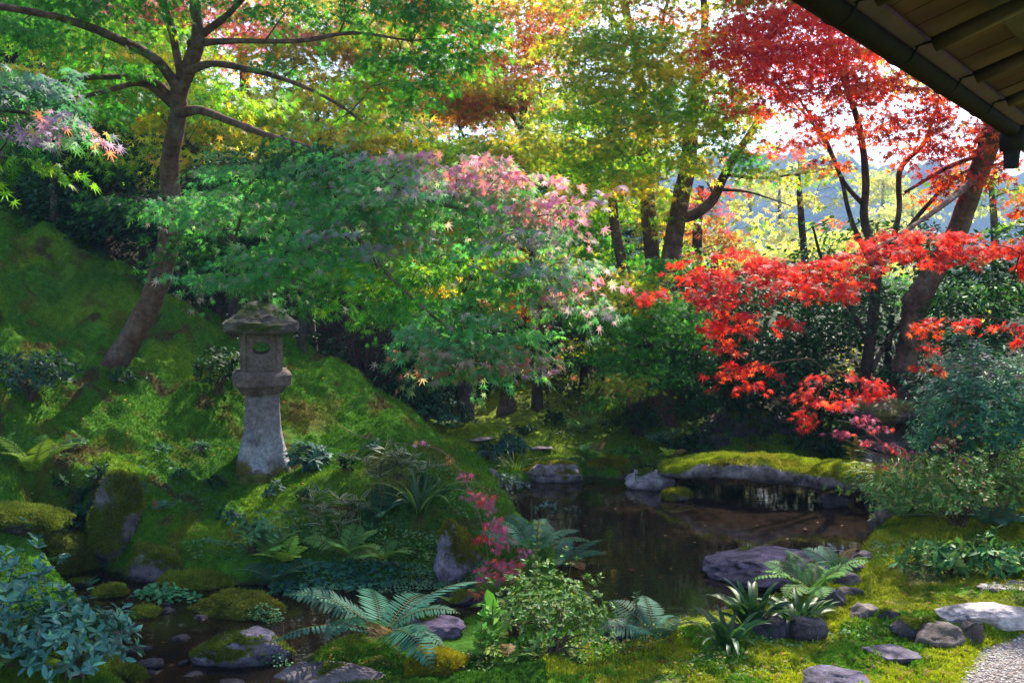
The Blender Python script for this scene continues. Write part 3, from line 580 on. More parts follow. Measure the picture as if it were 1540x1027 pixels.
# ------------------------------------------------------------ eave of the house at top right
def eave():
    e = unit(A(.59, .807, 0)); q = A(e[1], -e[0], 0)     # along the eave; towards the house
    o = P(1397, 98, 5.25); gz = o[2]
    o = A(o[0], o[1], gz); rise = .34
    root = empty('roof_eave', (o[0]+q[0]*2, o[1]+q[1]*2, gz), 'underside of a wooden eave with round rafters and a dark hanging gutter', 'roof eave')
    # half-round gutter
    r_ = .066; n = 14; mb = MB(); V = []; st = 60; a = np.linspace(math.pi, 2*math.pi, n)
    for i in range(st):
        c = o+e*(-3.6+i*(6.25)/(st-1))-q*.03+A(0, 0, -.01)
        for rr, aa in ((r_, a), (r_-.008, a[::-1])):
            for t in aa: V.append(c-q*math.cos(t)*rr+A(0, 0, 1)*math.sin(t)*rr)
    k = 2*n; idx = np.arange(st*k).reshape(st, k); f = np.stack([idx[:-1], np.roll(idx, -1, 1)[:-1], np.roll(idx, -1, 1)[1:], idx[1:]], -1).reshape(-1, 4)
    mb.add(V, f, (.012, .009, .009)); g = mb.build('gutter', M_gut, root)
    mb = MB(); c = o+e*2.62-q*.03
    tube(mb, [c+A(0, 0, -.0), c+A(0, 0, -.17)], [.09, .085], 16, smooth=False, c=(.02,.018,.022)); tube(mb, [c+A(0, 0, -.15), c+A(0, 0, -.22), c+A(0, 0, -.30)], [.062, .055, .052], 14, c=(.03,.026,.034)); mb.build('downpipe', M_gut, g)
    for t in (-3.3, -2.35, -1.4, -.45, .5, 1.45):
        mb = MB(); c = o+e*t-q*.03
        pts = [c+q*.45+A(0, 0, .09), c+q*.25+A(0, 0, .04), c+q*.10+A(0, 0, .01)]+[c-q*math.cos(u)*.073+A(0, 0, math.sin(u)*.073) for u in np.linspace(2*math.pi, math.pi-.1, 9)]+[c-q*(-.08)*-1+A(0, 0, .03)]
        tube(mb, pts, [.0065]*len(pts), 6, 3, (.02, .018, .02)); mb.build('gutter_hanger', M_gut, root)
    def slope(t, u, dz=0): return o+e*t+q*u+A(0, 0, -.028+rise*u+dz)
    # fascia batten, rafters, lengthwise purlins, boards
    def beam(name, p0, p1, wv, hv, c, par=root, m=M_wood):
        mb = MB(); pp = [p0-wv-hv, p0+wv-hv, p0+wv+hv, p0-wv+hv, p1-wv-hv, p1+wv-hv, p1+wv+hv, p1-wv+hv]
        mb.add(pp, np.array([[0,1,2,3],[7,6,5,4],[0,4,5,1],[1,5,6,2],[2,6,7,3],[3,7,4,0]]), c); return mb.build(name, m, par, smooth=False)
    up = unit(np.cross(e, unit(q+A(0, 0, rise)))); up = up*np.sign(up[2]); sl = unit(q+A(0, 0, rise))
    beam('fascia_batten', slope(-3.8, .06, .03), slope(3.2, .06, .03), sl*.04, up*.012, (.08, .035, .08))
    for u in (.42, .86, 1.34, 1.84): beam('purlin', slope(-3.8, u, .045), slope(3.2, u, .045), sl*.05, up*.012, (.05, .025, .018))
    for i, t in enumerate((-3.35, -2.4, -1.45, -.5, .45, 1.4, 2.35)):
        mb = MB(); tube(mb, [slope(t, .14, -.03), slope(t, 1.2, -.02), slope(t, 3.2, -.03)], [.036, .04, .045], 12, 6, (.045, .02, .016), .06, i); mb.build('rafter', M_wood, root)
    b = 0; r = np.random.default_rng(3)
    for row, (u0, u1) in enumerate(((.06, .50), (.49, .96), (.95, 1.45), (1.44, 1.95), (1.94, 3.2))):
        t = -3.9
        while t < 3.2:
            ln = r.uniform(.17, .26); cc = A(.07, .02, .016)*r.uniform(.65, 1.35); dz = .075+row*.012+r.uniform(0, .006)
            p0 = slope(t+ln/2, u0, dz); p1 = slope(t+ln/2, u1, dz)
            beam('board', p0, p1, e*(ln/2-.004), up*.006, cc); t += ln
    beam('roof_cover', slope(-3.95, .03, .15), slope(-3.95+7.3, .03, .15), sl*.0, up*.03, (.03,.02,.02)) if 0 else None
    mb = MB(); pp = [slope(-3.95, .0, .16), slope(3.25, .0, .16), slope(3.25, 3.3, .19), slope(-3.95, 3.3, .19)]; pp += [p_+A(0, 0, .12) for p_ in pp]
    mb.add(pp, np.array([[0,3,2,1],[4,5,6,7],[0,1,5,4],[1,2,6,5],[2,3,7,6],[3,0,4,7]]), (.06,.045,.035)); mb.build('bark_thatch', M_wood, root, smooth=False)
eave()
# ------------------------------------------------------------ foliage builders
def spray_leaves(mb, tw, org, dirs, T, ls, n_per, pal, r, droop=.45, asp=.55, bias=None, L=5.5, flat=1.):
    """maple sprays: fans of overlapping leaves, org (K,3), dirs (K,3)"""
    K = len(org); t = r.uniform(0, 1, (K, n_per)); l = r.uniform(-1, 1, (K, n_per))*(1-t*.55)*asp
    s = unit(np.cross(dirs, A(0, 0, 1))); Ls = (L*ls)*r.uniform(.7, 1.3, (K, 1))
    pos = org[:, None]+dirs[:, None]*(t*Ls)[..., None]+s[:, None]*(l*Ls)[..., None]+A(0, 0, -1)*((l**2+.45*t**2)*.35*Ls)[..., None]+r.normal(size=(K, n_per, 3))*ls*.35
    ang = l*1.3+r.normal(size=l.shape)*.45
    ax = dirs[:, None]*np.cos(ang)[..., None]+s[:, None]*np.sin(ang)[..., None]+A(0, 0, -1)*(droop+r.uniform(-.3, .5, l.shape))[..., None]
    nr = A(0, 0, 1)*flat+r.normal(size=(K, n_per, 3))*.38+dirs[:, None]*.3
    pal_a = np.array([p[:3] for p in pal]); wt = np.array([p[3] if len(p) > 3 else 1 for p in pal], float); wt /= wt.sum()
    ki = r.choice(len(pal), K, p=wt); li = r.choice(len(pal), (K, n_per), p=wt); use = r.uniform(size=(K, n_per)) < (.35 if pal is PINK or pal is PURP or pal is TIP else .5); li = np.where(use, ki[:, None], li)
    cols = pal_a[li]*r.uniform(.75, 1.25, (K, n_per, 1))*r.uniform(.85, 1.15, (K, 1, 1))
    n = K*n_per
    inst(mb, T, pos.reshape(-1, 3), ax.reshape(-1, 3), nr.reshape(-1, 3), ls*r.uniform(.75, 1.2, n), cols.reshape(-1, 3))
    if tw is not None:
        for i in range(K):
            e_ = org[i]+dirs[i]*Ls[i, 0]*.85+A(0, 0, -.12*Ls[i, 0]); tube(tw, [org[i]-dirs[i]*ls*.5, (org[i]+e_)/2+A(0, 0, .03*Ls[i, 0]), e_], [.0035, .0026, .0012], 3, 2, (.09, .055, .04), cap=False)
def blob_org(c, rad, K, r):
    u = unit(r.normal(size=(K, 3))); rr = r.uniform(0, 1, (K, 1))**.42; q = u*rr*rad
    # break the outline: pull towards horizontal layers
    lay = max(rad[2]*.5, .1); q[:, 2] = q[:, 2]*.2+np.round(q[:, 2]/lay)*lay*.8-(q[:, 0]**2+q[:, 1]**2)*.10
    d = unit(q*A(1, 1, .15)/np.maximum(rad, .05)*A(1, 1, .3)+r.normal(size=(K, 3))*A(.75, .75, .12)+A(0, 0, -.12)); return c+q, d
BARK = (.085, .048, .036)
def tree(name, label, cat, limbs, blobs, seed=1, ls=.07, T=T_M5, bark=BARK, cov=2.0, group=None, twigs=False, mat=None, droop=.7, flat=.55, npr=16, rough=.10, br=True, brmax=.045, brs=1., flare=True, ns=10, L=5.5):
    """limbs: polylines (px,py,Y,radius m); blobs: (px,py,rx,ry,Y,palette[,coverage[,depth radius m]])"""
    r = np.random.default_rng(seed*7+1)
    lim = []
    for lb_ in limbs:
        pts = np.array([P(q[0], q[1], q[2]) for q in lb_]); lim.append((pts, np.array([q[3] for q in lb_], float)))
    if lim:
        base = lim[0][0][0].copy()
        g = float(tz(base[0], base[1])[0]); 
        if flare:
            p0 = A(base[0], base[1], min(base[2], g)-.12); pts, rd = lim[0]
            lim[0] = (np.vstack([p0, pts]), np.append(rd[0]*1.45, rd)); base = A(base[0], base[1], g)
    else: base = P(blobs[0][0], blobs[0][1], blobs[0][4])
    root = empty(name, base, label, cat, group)
    nodes = []; tb = MB()
    for i, (pts, rd) in enumerate(lim):
        tube(tb, pts, rd, 16 if i == 0 else ns, 6, bark, rough, seed+i)
        q = cr(np.hstack([pts, rd[:, None]]), 4) if len(pts) > 2 else np.hstack([pts, rd[:, None]]); nodes += list(q)
    nodes = np.array(nodes) if nodes else None
    fb = MB(); bb_ = tb; nb_ = 0
    todo = []
    for b in blobs:
        px, py, rx, ry, Yb, pal = b[:6]; cv = b[6] if len(b) > 6 and b[6] else 1.; s = Yb/F
        dep = b[7] if len(b) > 7 else min(.75*rx*s, max(.35, .5*rx*s)); c = P(px, py, Yb); rad = A(rx*s, dep, ry*s)
        todo.append((c, rad, pal, cv, rx, ry, s))
    if nodes is not None and br:
        todo.sort(key=lambda q: np.min(np.linalg.norm(nodes[:, :3]-q[0], axis=1)))
    for c, rad, pal, cv, rx, ry, s in todo:
        if nodes is not None and br:
            w_ = nodes[:, :3]-c; dd = np.linalg.norm(w_*A(1, 1, 1.), axis=1)+np.maximum(w_[:, 2], 0)*.6; j = int(np.argmin(dd)); n0 = nodes[j]
            ln = np.linalg.norm(c-n0[:3]); rs = min(max(n0[3]*.6, .006), (.008+.009*ln)*brs, brmax)
            if ln > .15:
                mid = (n0[:3]*.5+c*.5)+A(r.normal()*.06, r.normal()*.06, .1)*ln; m2 = n0[:3]*.2+c*.8+A(r.normal()*.04, r.normal()*.04, .06)*ln
                pts = [n0[:3], mid, m2, c]; rr = [rs, rs*.75, rs*.55, rs*.35]; tube(bb_, pts, rr, 6, 5, A(*bark)*.8, .08, seed+nb_); nb_ += 1
                q = cr(np.hstack([np.array(pts), np.array(rr)[:, None]]), 4); nodes = np.vstack([nodes, q[1:]])
            for k in range(int(min(9, 2+rx*ry/900)) if rx > 25 else 2):          # side twigs spreading through the clump
                u = unit(r.normal(size=3)*A(1, 1, .35)); e_ = c+u*rad*r.uniform(.5, .95); tube(bb_, [c, (c+e_)/2+A(0, 0, .05), e_], [rs*.35, rs*.22, .002], 4, 3, A(*bark)*.8, cap=False); nb_ += 1
        n_leaf = cov*cv*math.pi*rx*ry/((ls/s)**2*.33); K = max(3, int(n_leaf/npr)); o_, d_ = blob_org(c, rad, K, r)
        spray_leaves(fb, bb_ if twigs else None, o_, d_, T, ls, npr, pal, r, droop, L=L, flat=flat)
        if twigs: nb_ += K
    if tb.n: tb.build('trunk', M_bark, root)
    if fb.n: fb.build('crown', mat or M_maple, root, smooth=False)
    return root
def auto_blobs(x0, y0, x1, y1, Y, pals, n, rx, ry, seed, cv=1.):
    r = np.random.default_rng(seed); out = []
    for i in range(n):
        out.append((r.uniform(x0, x1), r.uniform(y0, y1), rx*r.uniform(.7, 1.3), ry*r.uniform(.7, 1.3), Y*r.uniform(.95, 1.06), pals[r.integers(len(pals))], cv))
    return out
# ------------------------------------------------------------ ferns, strap leaves, shrubs
def fern(label, p, n, Lf, wd, pal, seed, elev=.9, npair=26, az0=None, azs=None, mat=None, group=None, pw=.22, name='fern', droop=1.1):
    r = np.random.default_rng(seed); root = empty(name, p, label, 'fern', group); p = np.array(p)
    for k in range(n):
        az = (2*math.pi*k/n+r.uniform(-.3, .3)) if azs is None else math.radians(azs[k]); l = Lf*r.uniform(.75, 1.12); el = elev*r.uniform(.75, 1.2)
        h = A(math.sin(az), math.cos(az), 0); m = npair+8; t = np.linspace(0, 1, m)
        a = el-droop*t**1.3*r.uniform(.8, 1.2); d = h*np.cos(a)[:, None]+A(0, 0, 1)*np.sin(a)[:, None]
        pts = p+A(0, 0, .02)+np.cumsum(d*l/m, 0); side = np.cross(h, A(0, 0, 1)); side = unit(side+A(0, 0, r.uniform(-.45, .45))); mb = MB()
        c0 = pick(pal, 1, r=r)[0]*r.uniform(.75, 1.2)
        if r.uniform() < .06: c0 = A(.18, .11, .04)
        tube(mb, pts[::3], np.linspace(.004, .0012, len(pts[::3])), 4, 2, (.20, .17, .05), cap=False)
        i0 = int(m*.14); tt = t[i0:]; prof = np.sin(np.pi*np.clip(.22+.8*(tt-.14)/.86, 0, 1))**.75*(1-tt)**.15; P_ = []; Ax = []; S_ = []
        for sgn in (-1, 1):
            fw = .42+r.normal(size=len(tt))*.07; ax = side*sgn+d[i0:]*fw[:, None]+A(0, 0, -.16); P_.append(pts[i0:]); Ax.append(ax); S_.append(l*wd*prof*r.uniform(.88, 1.1, len(tt))+.008)
        Pn = np.concatenate(P_); nn = np.cross(np.tile(side, (len(Pn), 1)), np.concatenate([d[i0:]]*2)); nn = nn*np.sign(nn[:, 2:3]+1e-6)
        gap = l/m; V, Fc, cm = t_lance(1, .05, -.1, seg=4); Vv = V.copy(); S = np.concatenate(S_)
        Tm = (V*A(1, 1, 1), Fc, None)
        # pinna width set from the spacing so that neighbours nearly touch
        a_ = unit(np.concatenate(Ax)); n_ = unit(nn-(nn*a_).sum(-1, keepdims=True)*a_); x_ = np.cross(a_, n_); wv = np.minimum(gap*pw*1.9, S*.2)
        W = V[None, :, 0:1]*x_[:, None]*wv[:, None, None]+V[None, :, 1:2]*a_[:, None]*S[:, None, None]+V[None, :, 2:3]*n_[:, None]*wv[:, None, None]*.8
        W = W+Pn[:, None]; nN = len(Pn); fcs = (Fc[None]+(np.arange(nN)*len(V))[:, None, None]).reshape(-1, 4)
        mb.add(W.reshape(-1, 3), fcs, np.repeat(c0*r.uniform(.85, 1.15, (nN, 1)), len(V), 0))
        mb.build('frond', mat or M_fern, root, smooth=True)
    return root
def strap(label, p, n, Ls, wd, pal, seed, name='strap_leaf_plant', cat='plant', spread=1., arch=1.3, edge=None, group=None, parts=False, elev=1.25, thin=False, az=None):
    r = np.random.default_rng(seed); p = np.array(p); root = None
    mb = MB(); m = 8
    for k in range(n):
        a0 = r.uniform(0, 2*math.pi) if az is None else math.radians(r.uniform(*az)); l = Ls*r.uniform(.6, 1.15); el = elev*r.uniform(.7, 1.15); h = A(math.sin(a0), math.cos(a0), 0); t = np.linspace(0, 1, m)
        a = el-arch*r.uniform(.6, 1.3)*t**1.4; d = h*np.cos(a)[:, None]+A(0, 0, 1)*np.sin(a)[:, None]
        pts = p+h*spread*r.uniform(0, .06)+rdir(1, r)[0]*A(1, 1, 0)*.02*spread+np.cumsum(np.vstack([d[:1]*0, d[1:]])*l/(m-1), 0)
        s = np.cross(h, A(0, 0, 1)); s = unit(s+r.normal(size=3)*.25); w_ = wd*(np.sin(np.pi*(t*.86+.1))**.6)*r.uniform(.8, 1.2); w_[-1] = .0008; c = pick(pal, 1, r=r)[0]
        if thin:
            V = np.stack([pts-s*w_[:, None], pts+s*w_[:, None]], 1).reshape(-1, 3); i = np.arange(m-1)*2; f = np.stack([i, i+1, i+3, i+2], -1); mb.add(V, f, c)
        else:
            nm = np.cross(s, d); nm = unit(nm)*np.sign(nm[:, 2:3]+1e-6)
            ofs = [-1, -.72, 0, .72, 1] if edge is not None else [-1, -.35, .35, 1]
            V = np.stack([pts+s*(w_*o)[:, None]+nm*(w_*abs(o)*.35)[:, None] for o in ofs], 1); k_ = len(ofs); i = (np.arange(m-1)*k_)[:, None]+np.arange(k_-1)[None]; i = i.ravel()
            f = np.stack([i, i+1, i+1+k_, i+k_], -1); C = np.tile(c, (m*k_, 1))
            if edge is not None: C = C.reshape(m, k_, 3); C[:, [0, -1]] = edge; C = C.reshape(-1, 3)
            mb.add(V.reshape(-1, 3), f, C)
    o = mb.build(name, M_grass, origin=p); return tag(o, label, cat, group)
def shrub(label, p, rx, ry, h, n_tip, ls, pal, seed, T=T_L, name='shrub', cat='shrub', nl=7, stems=14, mat=None, group=None, tilt=.35, stalk=0., lo=.25, dens_top=True, stemc=(.10,.07,.045)):
    """woody shrub: stems fanning out of p to tips on an ellipsoid shell, each tip a rosette of leaves"""
    r = np.random.default_rng(seed); p = np.array(p); root = empty(name, p, label, cat, group); sb = MB(); lb_ = MB()
    u = unit(r.normal(size=(n_tip, 3))*A(1, 1, .9)); u[:, 2] = np.abs(u[:, 2])*1.0-.12; rr = r.uniform(lo, 1, (n_tip, 1))**.5
    lump = 1+.5*fbm(u*2.1+seed, 2, seed)[:, None]; tips = p+A(0, 0, h*.35)+u*rr*lump*A(rx, ry, h*.68)
    tips[:, 2] = np.maximum(tips[:, 2], tz(tips[:, 0], tips[:, 1], False)+.02)
    hub = p+A(0, 0, h*.18)
    for k in range(stems):
        e_ = tips[r.integers(n_tip)]; tube(sb, [p+r.normal(size=3)*A(.03, .03, 0), hub+(e_-hub)*.3+r.normal(size=3)*.02, e_], [.008+.006*h, .006, .002], 5, 4, stemc, cap=False)
    out = unit(tips-hub); od = np.repeat(unit(out+A(0, 0, .45)), nl, 0); tp = np.repeat(tips, nl, 0); n = len(tp)
    sd_ = rdir(n, r); sd_ = unit(sd_-(sd_*od).sum(-1, keepdims=True)*od); ax = sd_+od*(tilt+r.uniform(-.2, .4, (n, 1))); nr = od+r.normal(size=(n, 3))*.3
    pos = tp+od*r.uniform(-.6, .2, (n, 1))*ls
    inst(lb_, T, pos, ax, nr, ls*r.uniform(.65, 1.15, n), pick(pal, n, r=r)*np.repeat(r.uniform(.75, 1.25, (n_tip, 1)), nl, 0))
    sb.build('stems', M_twig, root); lb_.build('foliage', mat or M_gloss, root, smooth=True); return root
def cover(label, pts, n, ls, pal, seed, name='ivy', T=T_R, h=.05):
    """low creeping leaves hugging the ground inside ellipses (px,py,rx,ry)"""
    r = np.random.default_rng(seed); mb = MB(); 
    for (px, py, wm, dm, fr) in pts:
        c = G(px, py); k = int(n*fr); a = r.uniform(0, 2*math.pi, k); q = r.uniform(0, 1, k)**.5*(1+.25*np.sin(a*3+seed)); x = c[0]+np.cos(a)*q*wm; y = c[1]+np.sin(a)*q*dm
        z = np.maximum(tz(x, y), .0)+r.uniform(.3, 1, k)*h*(1.2-q); pos = np.stack([x, y, z], 1)
        inst(mb, T, pos, rdir(k, r)*A(1, 1, .3)+A(0, -.2, -.1), A(0, -.25, 1)+r.normal(size=(k, 3))*.35, ls*r.uniform(.6, 1.2, k), pick(pal, k, r=r))
    return tag(mb.build(name, M_gloss, smooth=True), label, name.replace('_', ' '), kind='stuff')
# ------------------------------------------------------------ trees in the garden
tree('maple_tree', 'big green maple leaning right from the moss slope, its pink-tipped low bough over the lantern', 'maple tree',
 [[(163,566,11,.145),(209,490,10.9,.13),(250,385,10.7,.115),(257,300,10.5,.10)],
  [(257,300,10.5,.10),(256,240,10.4,.095),(268,170,10.2,.088),(272,130,10.1,.085),(298,60,9.9,.07),(292,0,9.8,.05),(296,-80,9.6,.035)],
  [(270,140,10.1,.06),(237,92,9.8,.05),(170,56,9.4,.042),(100,30,9.0,.035),(0,10,8.4,.028),(-90,0,8,.02)],
  [(266,158,10.2,.05),(230,122,10,.036),(150,116,9.7,.028),(78,124,9.4,.014)],
  [(262,160,10.2,.045),(216,126,10,.032),(150,140,9.7,.022),(90,152,9.4,.010)],
  [(266,172,10.2,.06),(300,166,9.9,.045),(345,182,9.4,.036),(400,203,8.8,.03),(470,225,8.2,.026),(560,265,7.7,.022),(640,300,7.4,.018),(720,320,7.2,.012)],
  [(282,108,10.0,.05),(320,96,9.8,.034),(380,106,9.5,.028),(440,124,9.2,.02),(500,152,9,.015),(552,188,8.8,.009)],
  [(286,66,9.9,.045),(350,62,9.6,.028),(450,62,9.3,.022),(530,50,9.1,.016),(620,62,9,.009)],
  [(272,118,10,.04),(262,60,9.9,.04),(245,0,9.7,.035),(235,-60,9.6,.02)], [(304,52,9.9,.04),(345,20,9.7,.03),(390,-30,9.5,.02)],
  [(470,225,8.2,.02),(520,330,7.6,.016),(590,420,7.2,.012),(680,500,6.9,.008)], [(400,203,8.8,.02),(370,300,8.6,.016),(350,370,8.4,.01)]],
 [# low bough over the lantern
  (330,318,105,28,8.9,BGREEN,1.0),(210,300,90,12,9.2,DGREEN,.9),(300,368,55,26,8.7,DGREEN,.9),(400,280,95,48,8.4,BGREEN),(480,330,85,50,8.0,BGREEN),(430,385,80,26,8.2,BGREEN),
  (345,415,60,18,8.3,BGREEN),(410,418,70,18,8.2,BGREEN),(520,260,80,46,8.0,BGREEN),(590,300,75,44,7.6,BGREEN),(560,350,70,34,7.6,PURP,.8),(610,255,60,24,7.7,PURP,.9),(455,240,80,34,8.3,DGREEN),
  (690,255,56,24,7.3,PINK,1.),(760,262,62,24,7.2,PINK,1.),(655,290,60,30,7.4,PURP),(740,305,60,26,7.2,BGREEN),(820,300,42,20,7.1,PINK),(845,330,34,16,7.1,PINK,.8),(790,350,60,30,7.2,PURP,.9),
  (730,370,55,28,7.3,BGREEN,.8),(820,405,44,18,7.0,PURP),(855,425,26,16,7.0,PINK,.9),(862,462,20,18,7.0,PURP,.9),(760,420,60,30,7.1,BGREEN,.8),(700,440,60,34,7.2,GREEN,.8),(640,400,50,36,7.5,LIME,.8),
  (560,420,62,28,7.6,LIME,.9),(600,455,50,24,7.4,GREEN,.9),(480,440,50,30,8.0,GREEN,.7),(650,490,48,26,7.1,BGREEN),(700,510,60,22,6.9,BGREEN),(665,530,50,20,6.8,TIP),(730,530,55,20,6.8,TIP),(785,528,36,12,6.8,TIP,1.),(800,545,20,8,6.8,PINK,.8),(725,552,60,12,6.8,BGREEN),(650,552,34,10,6.8,TIP),(760,500,50,18,6.8,BGREEN),(855,395,34,20,7.0,PURP,.9),(870,440,22,26,7.0,PURP,1.),(700,470,60,20,7.0,BGREEN),(640,520,30,14,6.8,TIP),(560,385,60,24,7.6,BGREEN,.8),(880,300,24,12,7.1,PINK,.8),(620,235,34,12,7.6,PINK,.8),
  # overhead
  (650,20,90,34,9.0,GREEN),(690,70,56,44,9.0,GREEN,.7),(600,90,60,34,9.1,GREEN,.9),(520,20,70,26,9.4,GREEN,.38),(560,130,50,26,9.0,LIME,.38),(640,130,60,24,9.0,GREEN,.7),(430,20,70,24,9.6,GREEN,.38),(460,95,60,16,9.4,GREEN,.38),
  (100,5,110,24,9.2,GREEN,.7),(30,50,70,26,8.8,GREEN,.8),(160,90,70,20,9.6,GREEN,.7),(130,150,80,24,9.8,GREEN,.7),(60,118,60,18,9.4,GREEN,.7),(225,30,60,22,9.8,LIME,.5),(350,-20,90,30,9.6,GREEN,.38),(505,185,40,20,8.9,LIME,.38),(150,-40,160,40,9,GREEN,.7),(550,-50,150,40,9,GREEN,.7)]+auto_blobs(-150,-380,900,-70,10,[GREEN],20,110,45,506,.4)+auto_blobs(-100,-250,900,-60,14,[GREEN,LIME],14,110,45,507,.5),  # scattered clumps above the view are added to shade the mound
 seed=1, L=5, ls=.062, T=T_M7, cov=3.6, bark=(.15,.078,.055), twigs=False, rough=.14, brs=.9, droop=.7)
tree('maple_tree', 'near maple reaching in from outside the left edge, bluish leaves with purple and lime tips', 'maple tree',
 [[(-330,900,5.6,.12),(-340,500,5.6,.10),(-300,200,5.5,.08),(-270,-100,5.5,.06)],[(-318,300,5.5,.04),(-200,200,5.3,.03),(-80,160,5.2,.02),(40,170,5.1,.008)],[(-200,200,5.3,.02),(-90,230,5.1,.012),(20,238,5.0,.005)]],
 [(-60,150,90,60,5.2,BGREEN),(10,120,60,30,5.3,[(.07,.2,.15,3),(.12,.18,.2,2)]),(45,150,60,26,5.2,[(.07,.2,.15,3),(.16,.18,.26,2)]),(20,140,75,44,5.2,[(.04,.12,.08,3),(.06,.13,.12,2)]),(50,178,60,18,5.1,PURP),(110,180,22,7,5.0,[(.36,.2,.42,2),(.55,.16,.10,1),(.4,.3,.12,1)],.8),(20,205,48,16,5.1,[(.26,.14,.34,2),(.16,.14,.24,2)]),(95,200,42,12,5.1,BGREEN,.9),(20,243,42,20,5.0,LIME,1.),(-60,240,60,30,5.0,LIME)],
 seed=2, L=4, ls=.058, T=T_M7, cov=2.6, droop=.5)
tree('maple_tree', 'crimson and orange red maple at right with a thick trunk leaning toward the eave', 'maple tree',
 [[(1350,604,13.4,.16),(1366,520,13.3,.15),(1378,458,13.2,.155),(1410,400,13,.14)],
  [(1410,400,13,.14),(1440,345,12.8,.132),(1462,285,12.5,.127),(1485,225,12.2,.12),(1500,165,11.9,.11),(1530,90,11.5,.09),(1560,0,11.2,.06),(1580,-120,11,.04)],
  [(1376,455,13.2,.12),(1362,448,13.15,.08)],
  [(1470,265,12.4,.05),(1430,300,11.2,.035),(1380,335,10,.025),(1310,375,8.8,.016),(1200,405,8.0,.01),(1080,415,7.7,.006)],
  [(1486,230,12.2,.04),(1430,250,12.4,.026),(1360,290,12.6,.018)],[(1500,165,11.9,.04),(1450,120,12,.026),(1400,60,12.1,.018),(1370,10,12.2,.01)],
  [(1530,90,11.5,.05),(1450,30,11.6,.035),(1350,20,11.8,.02)],
  [(1500,180,12,.04),(1580,280,9.8,.022),(1540,365,8.3,.012)]],
 [# low scarlet spray
  (1010,440,42,14,7.6,SCAR),(1050,415,46,16,7.6,SCAR),(1075,382,44,12,7.7,SCAR,.9),(1110,405,52,20,7.7,SCAR),(1170,395,52,16,7.8,SCAR),(1160,425,62,20,7.7,SCAR),(1225,415,56,26,7.8,SCAR),(1265,425,36,22,7.8,SCAR),(1085,450,52,16,7.6,SCAR),
  (1300,385,48,22,8.0,SCAR),(1350,372,54,26,8.1,SCAR),(1400,352,44,16,8.3,SCAR),(1425,375,46,22,8.2,SCAR),(1490,372,50,16,8.1,SCAR),(1535,378,40,16,8.0,SCAR),(1570,370,50,20,8.0,SCAR),(1125,470,34,12,7.6,SCAR,.9),(1055,488,26,9,7.6,SCAR),(1105,490,38,16,7.5,SCAR),(1172,482,22,14,7.6,SCAR,.7),
  (1085,520,16,12,7.5,SCAR,.9),(1095,562,20,14,7.4,SCAR,.9),(1128,552,12,8,7.4,SCAR),(1156,551,16,8,7.4,SCAR),(1125,577,8,9,7.4,SCAR),
  (1235,585,26,14,7.9,SCAR),(1262,565,28,10,8,SCAR,.9),(1300,578,24,12,8.0,SCAR,.9),(1250,605,26,11,7.9,SCAR),(1212,622,9,11,7.9,SCAR),(1312,590,10,8,8,SCAR),
  (1390,490,40,12,8.4,REDOR,.8),(1440,482,34,8,8.4,SCAR,.7),(1378,520,16,14,8.4,SCAR,.7),(1390,552,12,9,8.3,REDOR,.7),(1515,490,26,10,8.0,SCAR,.9),(1535,505,18,8,8.0,SCAR),(1545,300,34,24,8.4,REDOR,.8)
  ,(1400,-390,130,70,8.4,CRIM,1.),(1560,-390,130,70,8.2,CRIM,1.),(1240,-390,130,70,8.4,CRIM,1.),(1700,-380,130,70,8.2,CRIM,1.)],  # high crimson clumps out of view, added to keep sun off the gutter
 seed=3, ls=.058, T=T_M7, cov=2.3, bark=(.14,.07,.055), rough=.1, brmax=.011, brs=.6, droop=.35, npr=12, L=2.6)
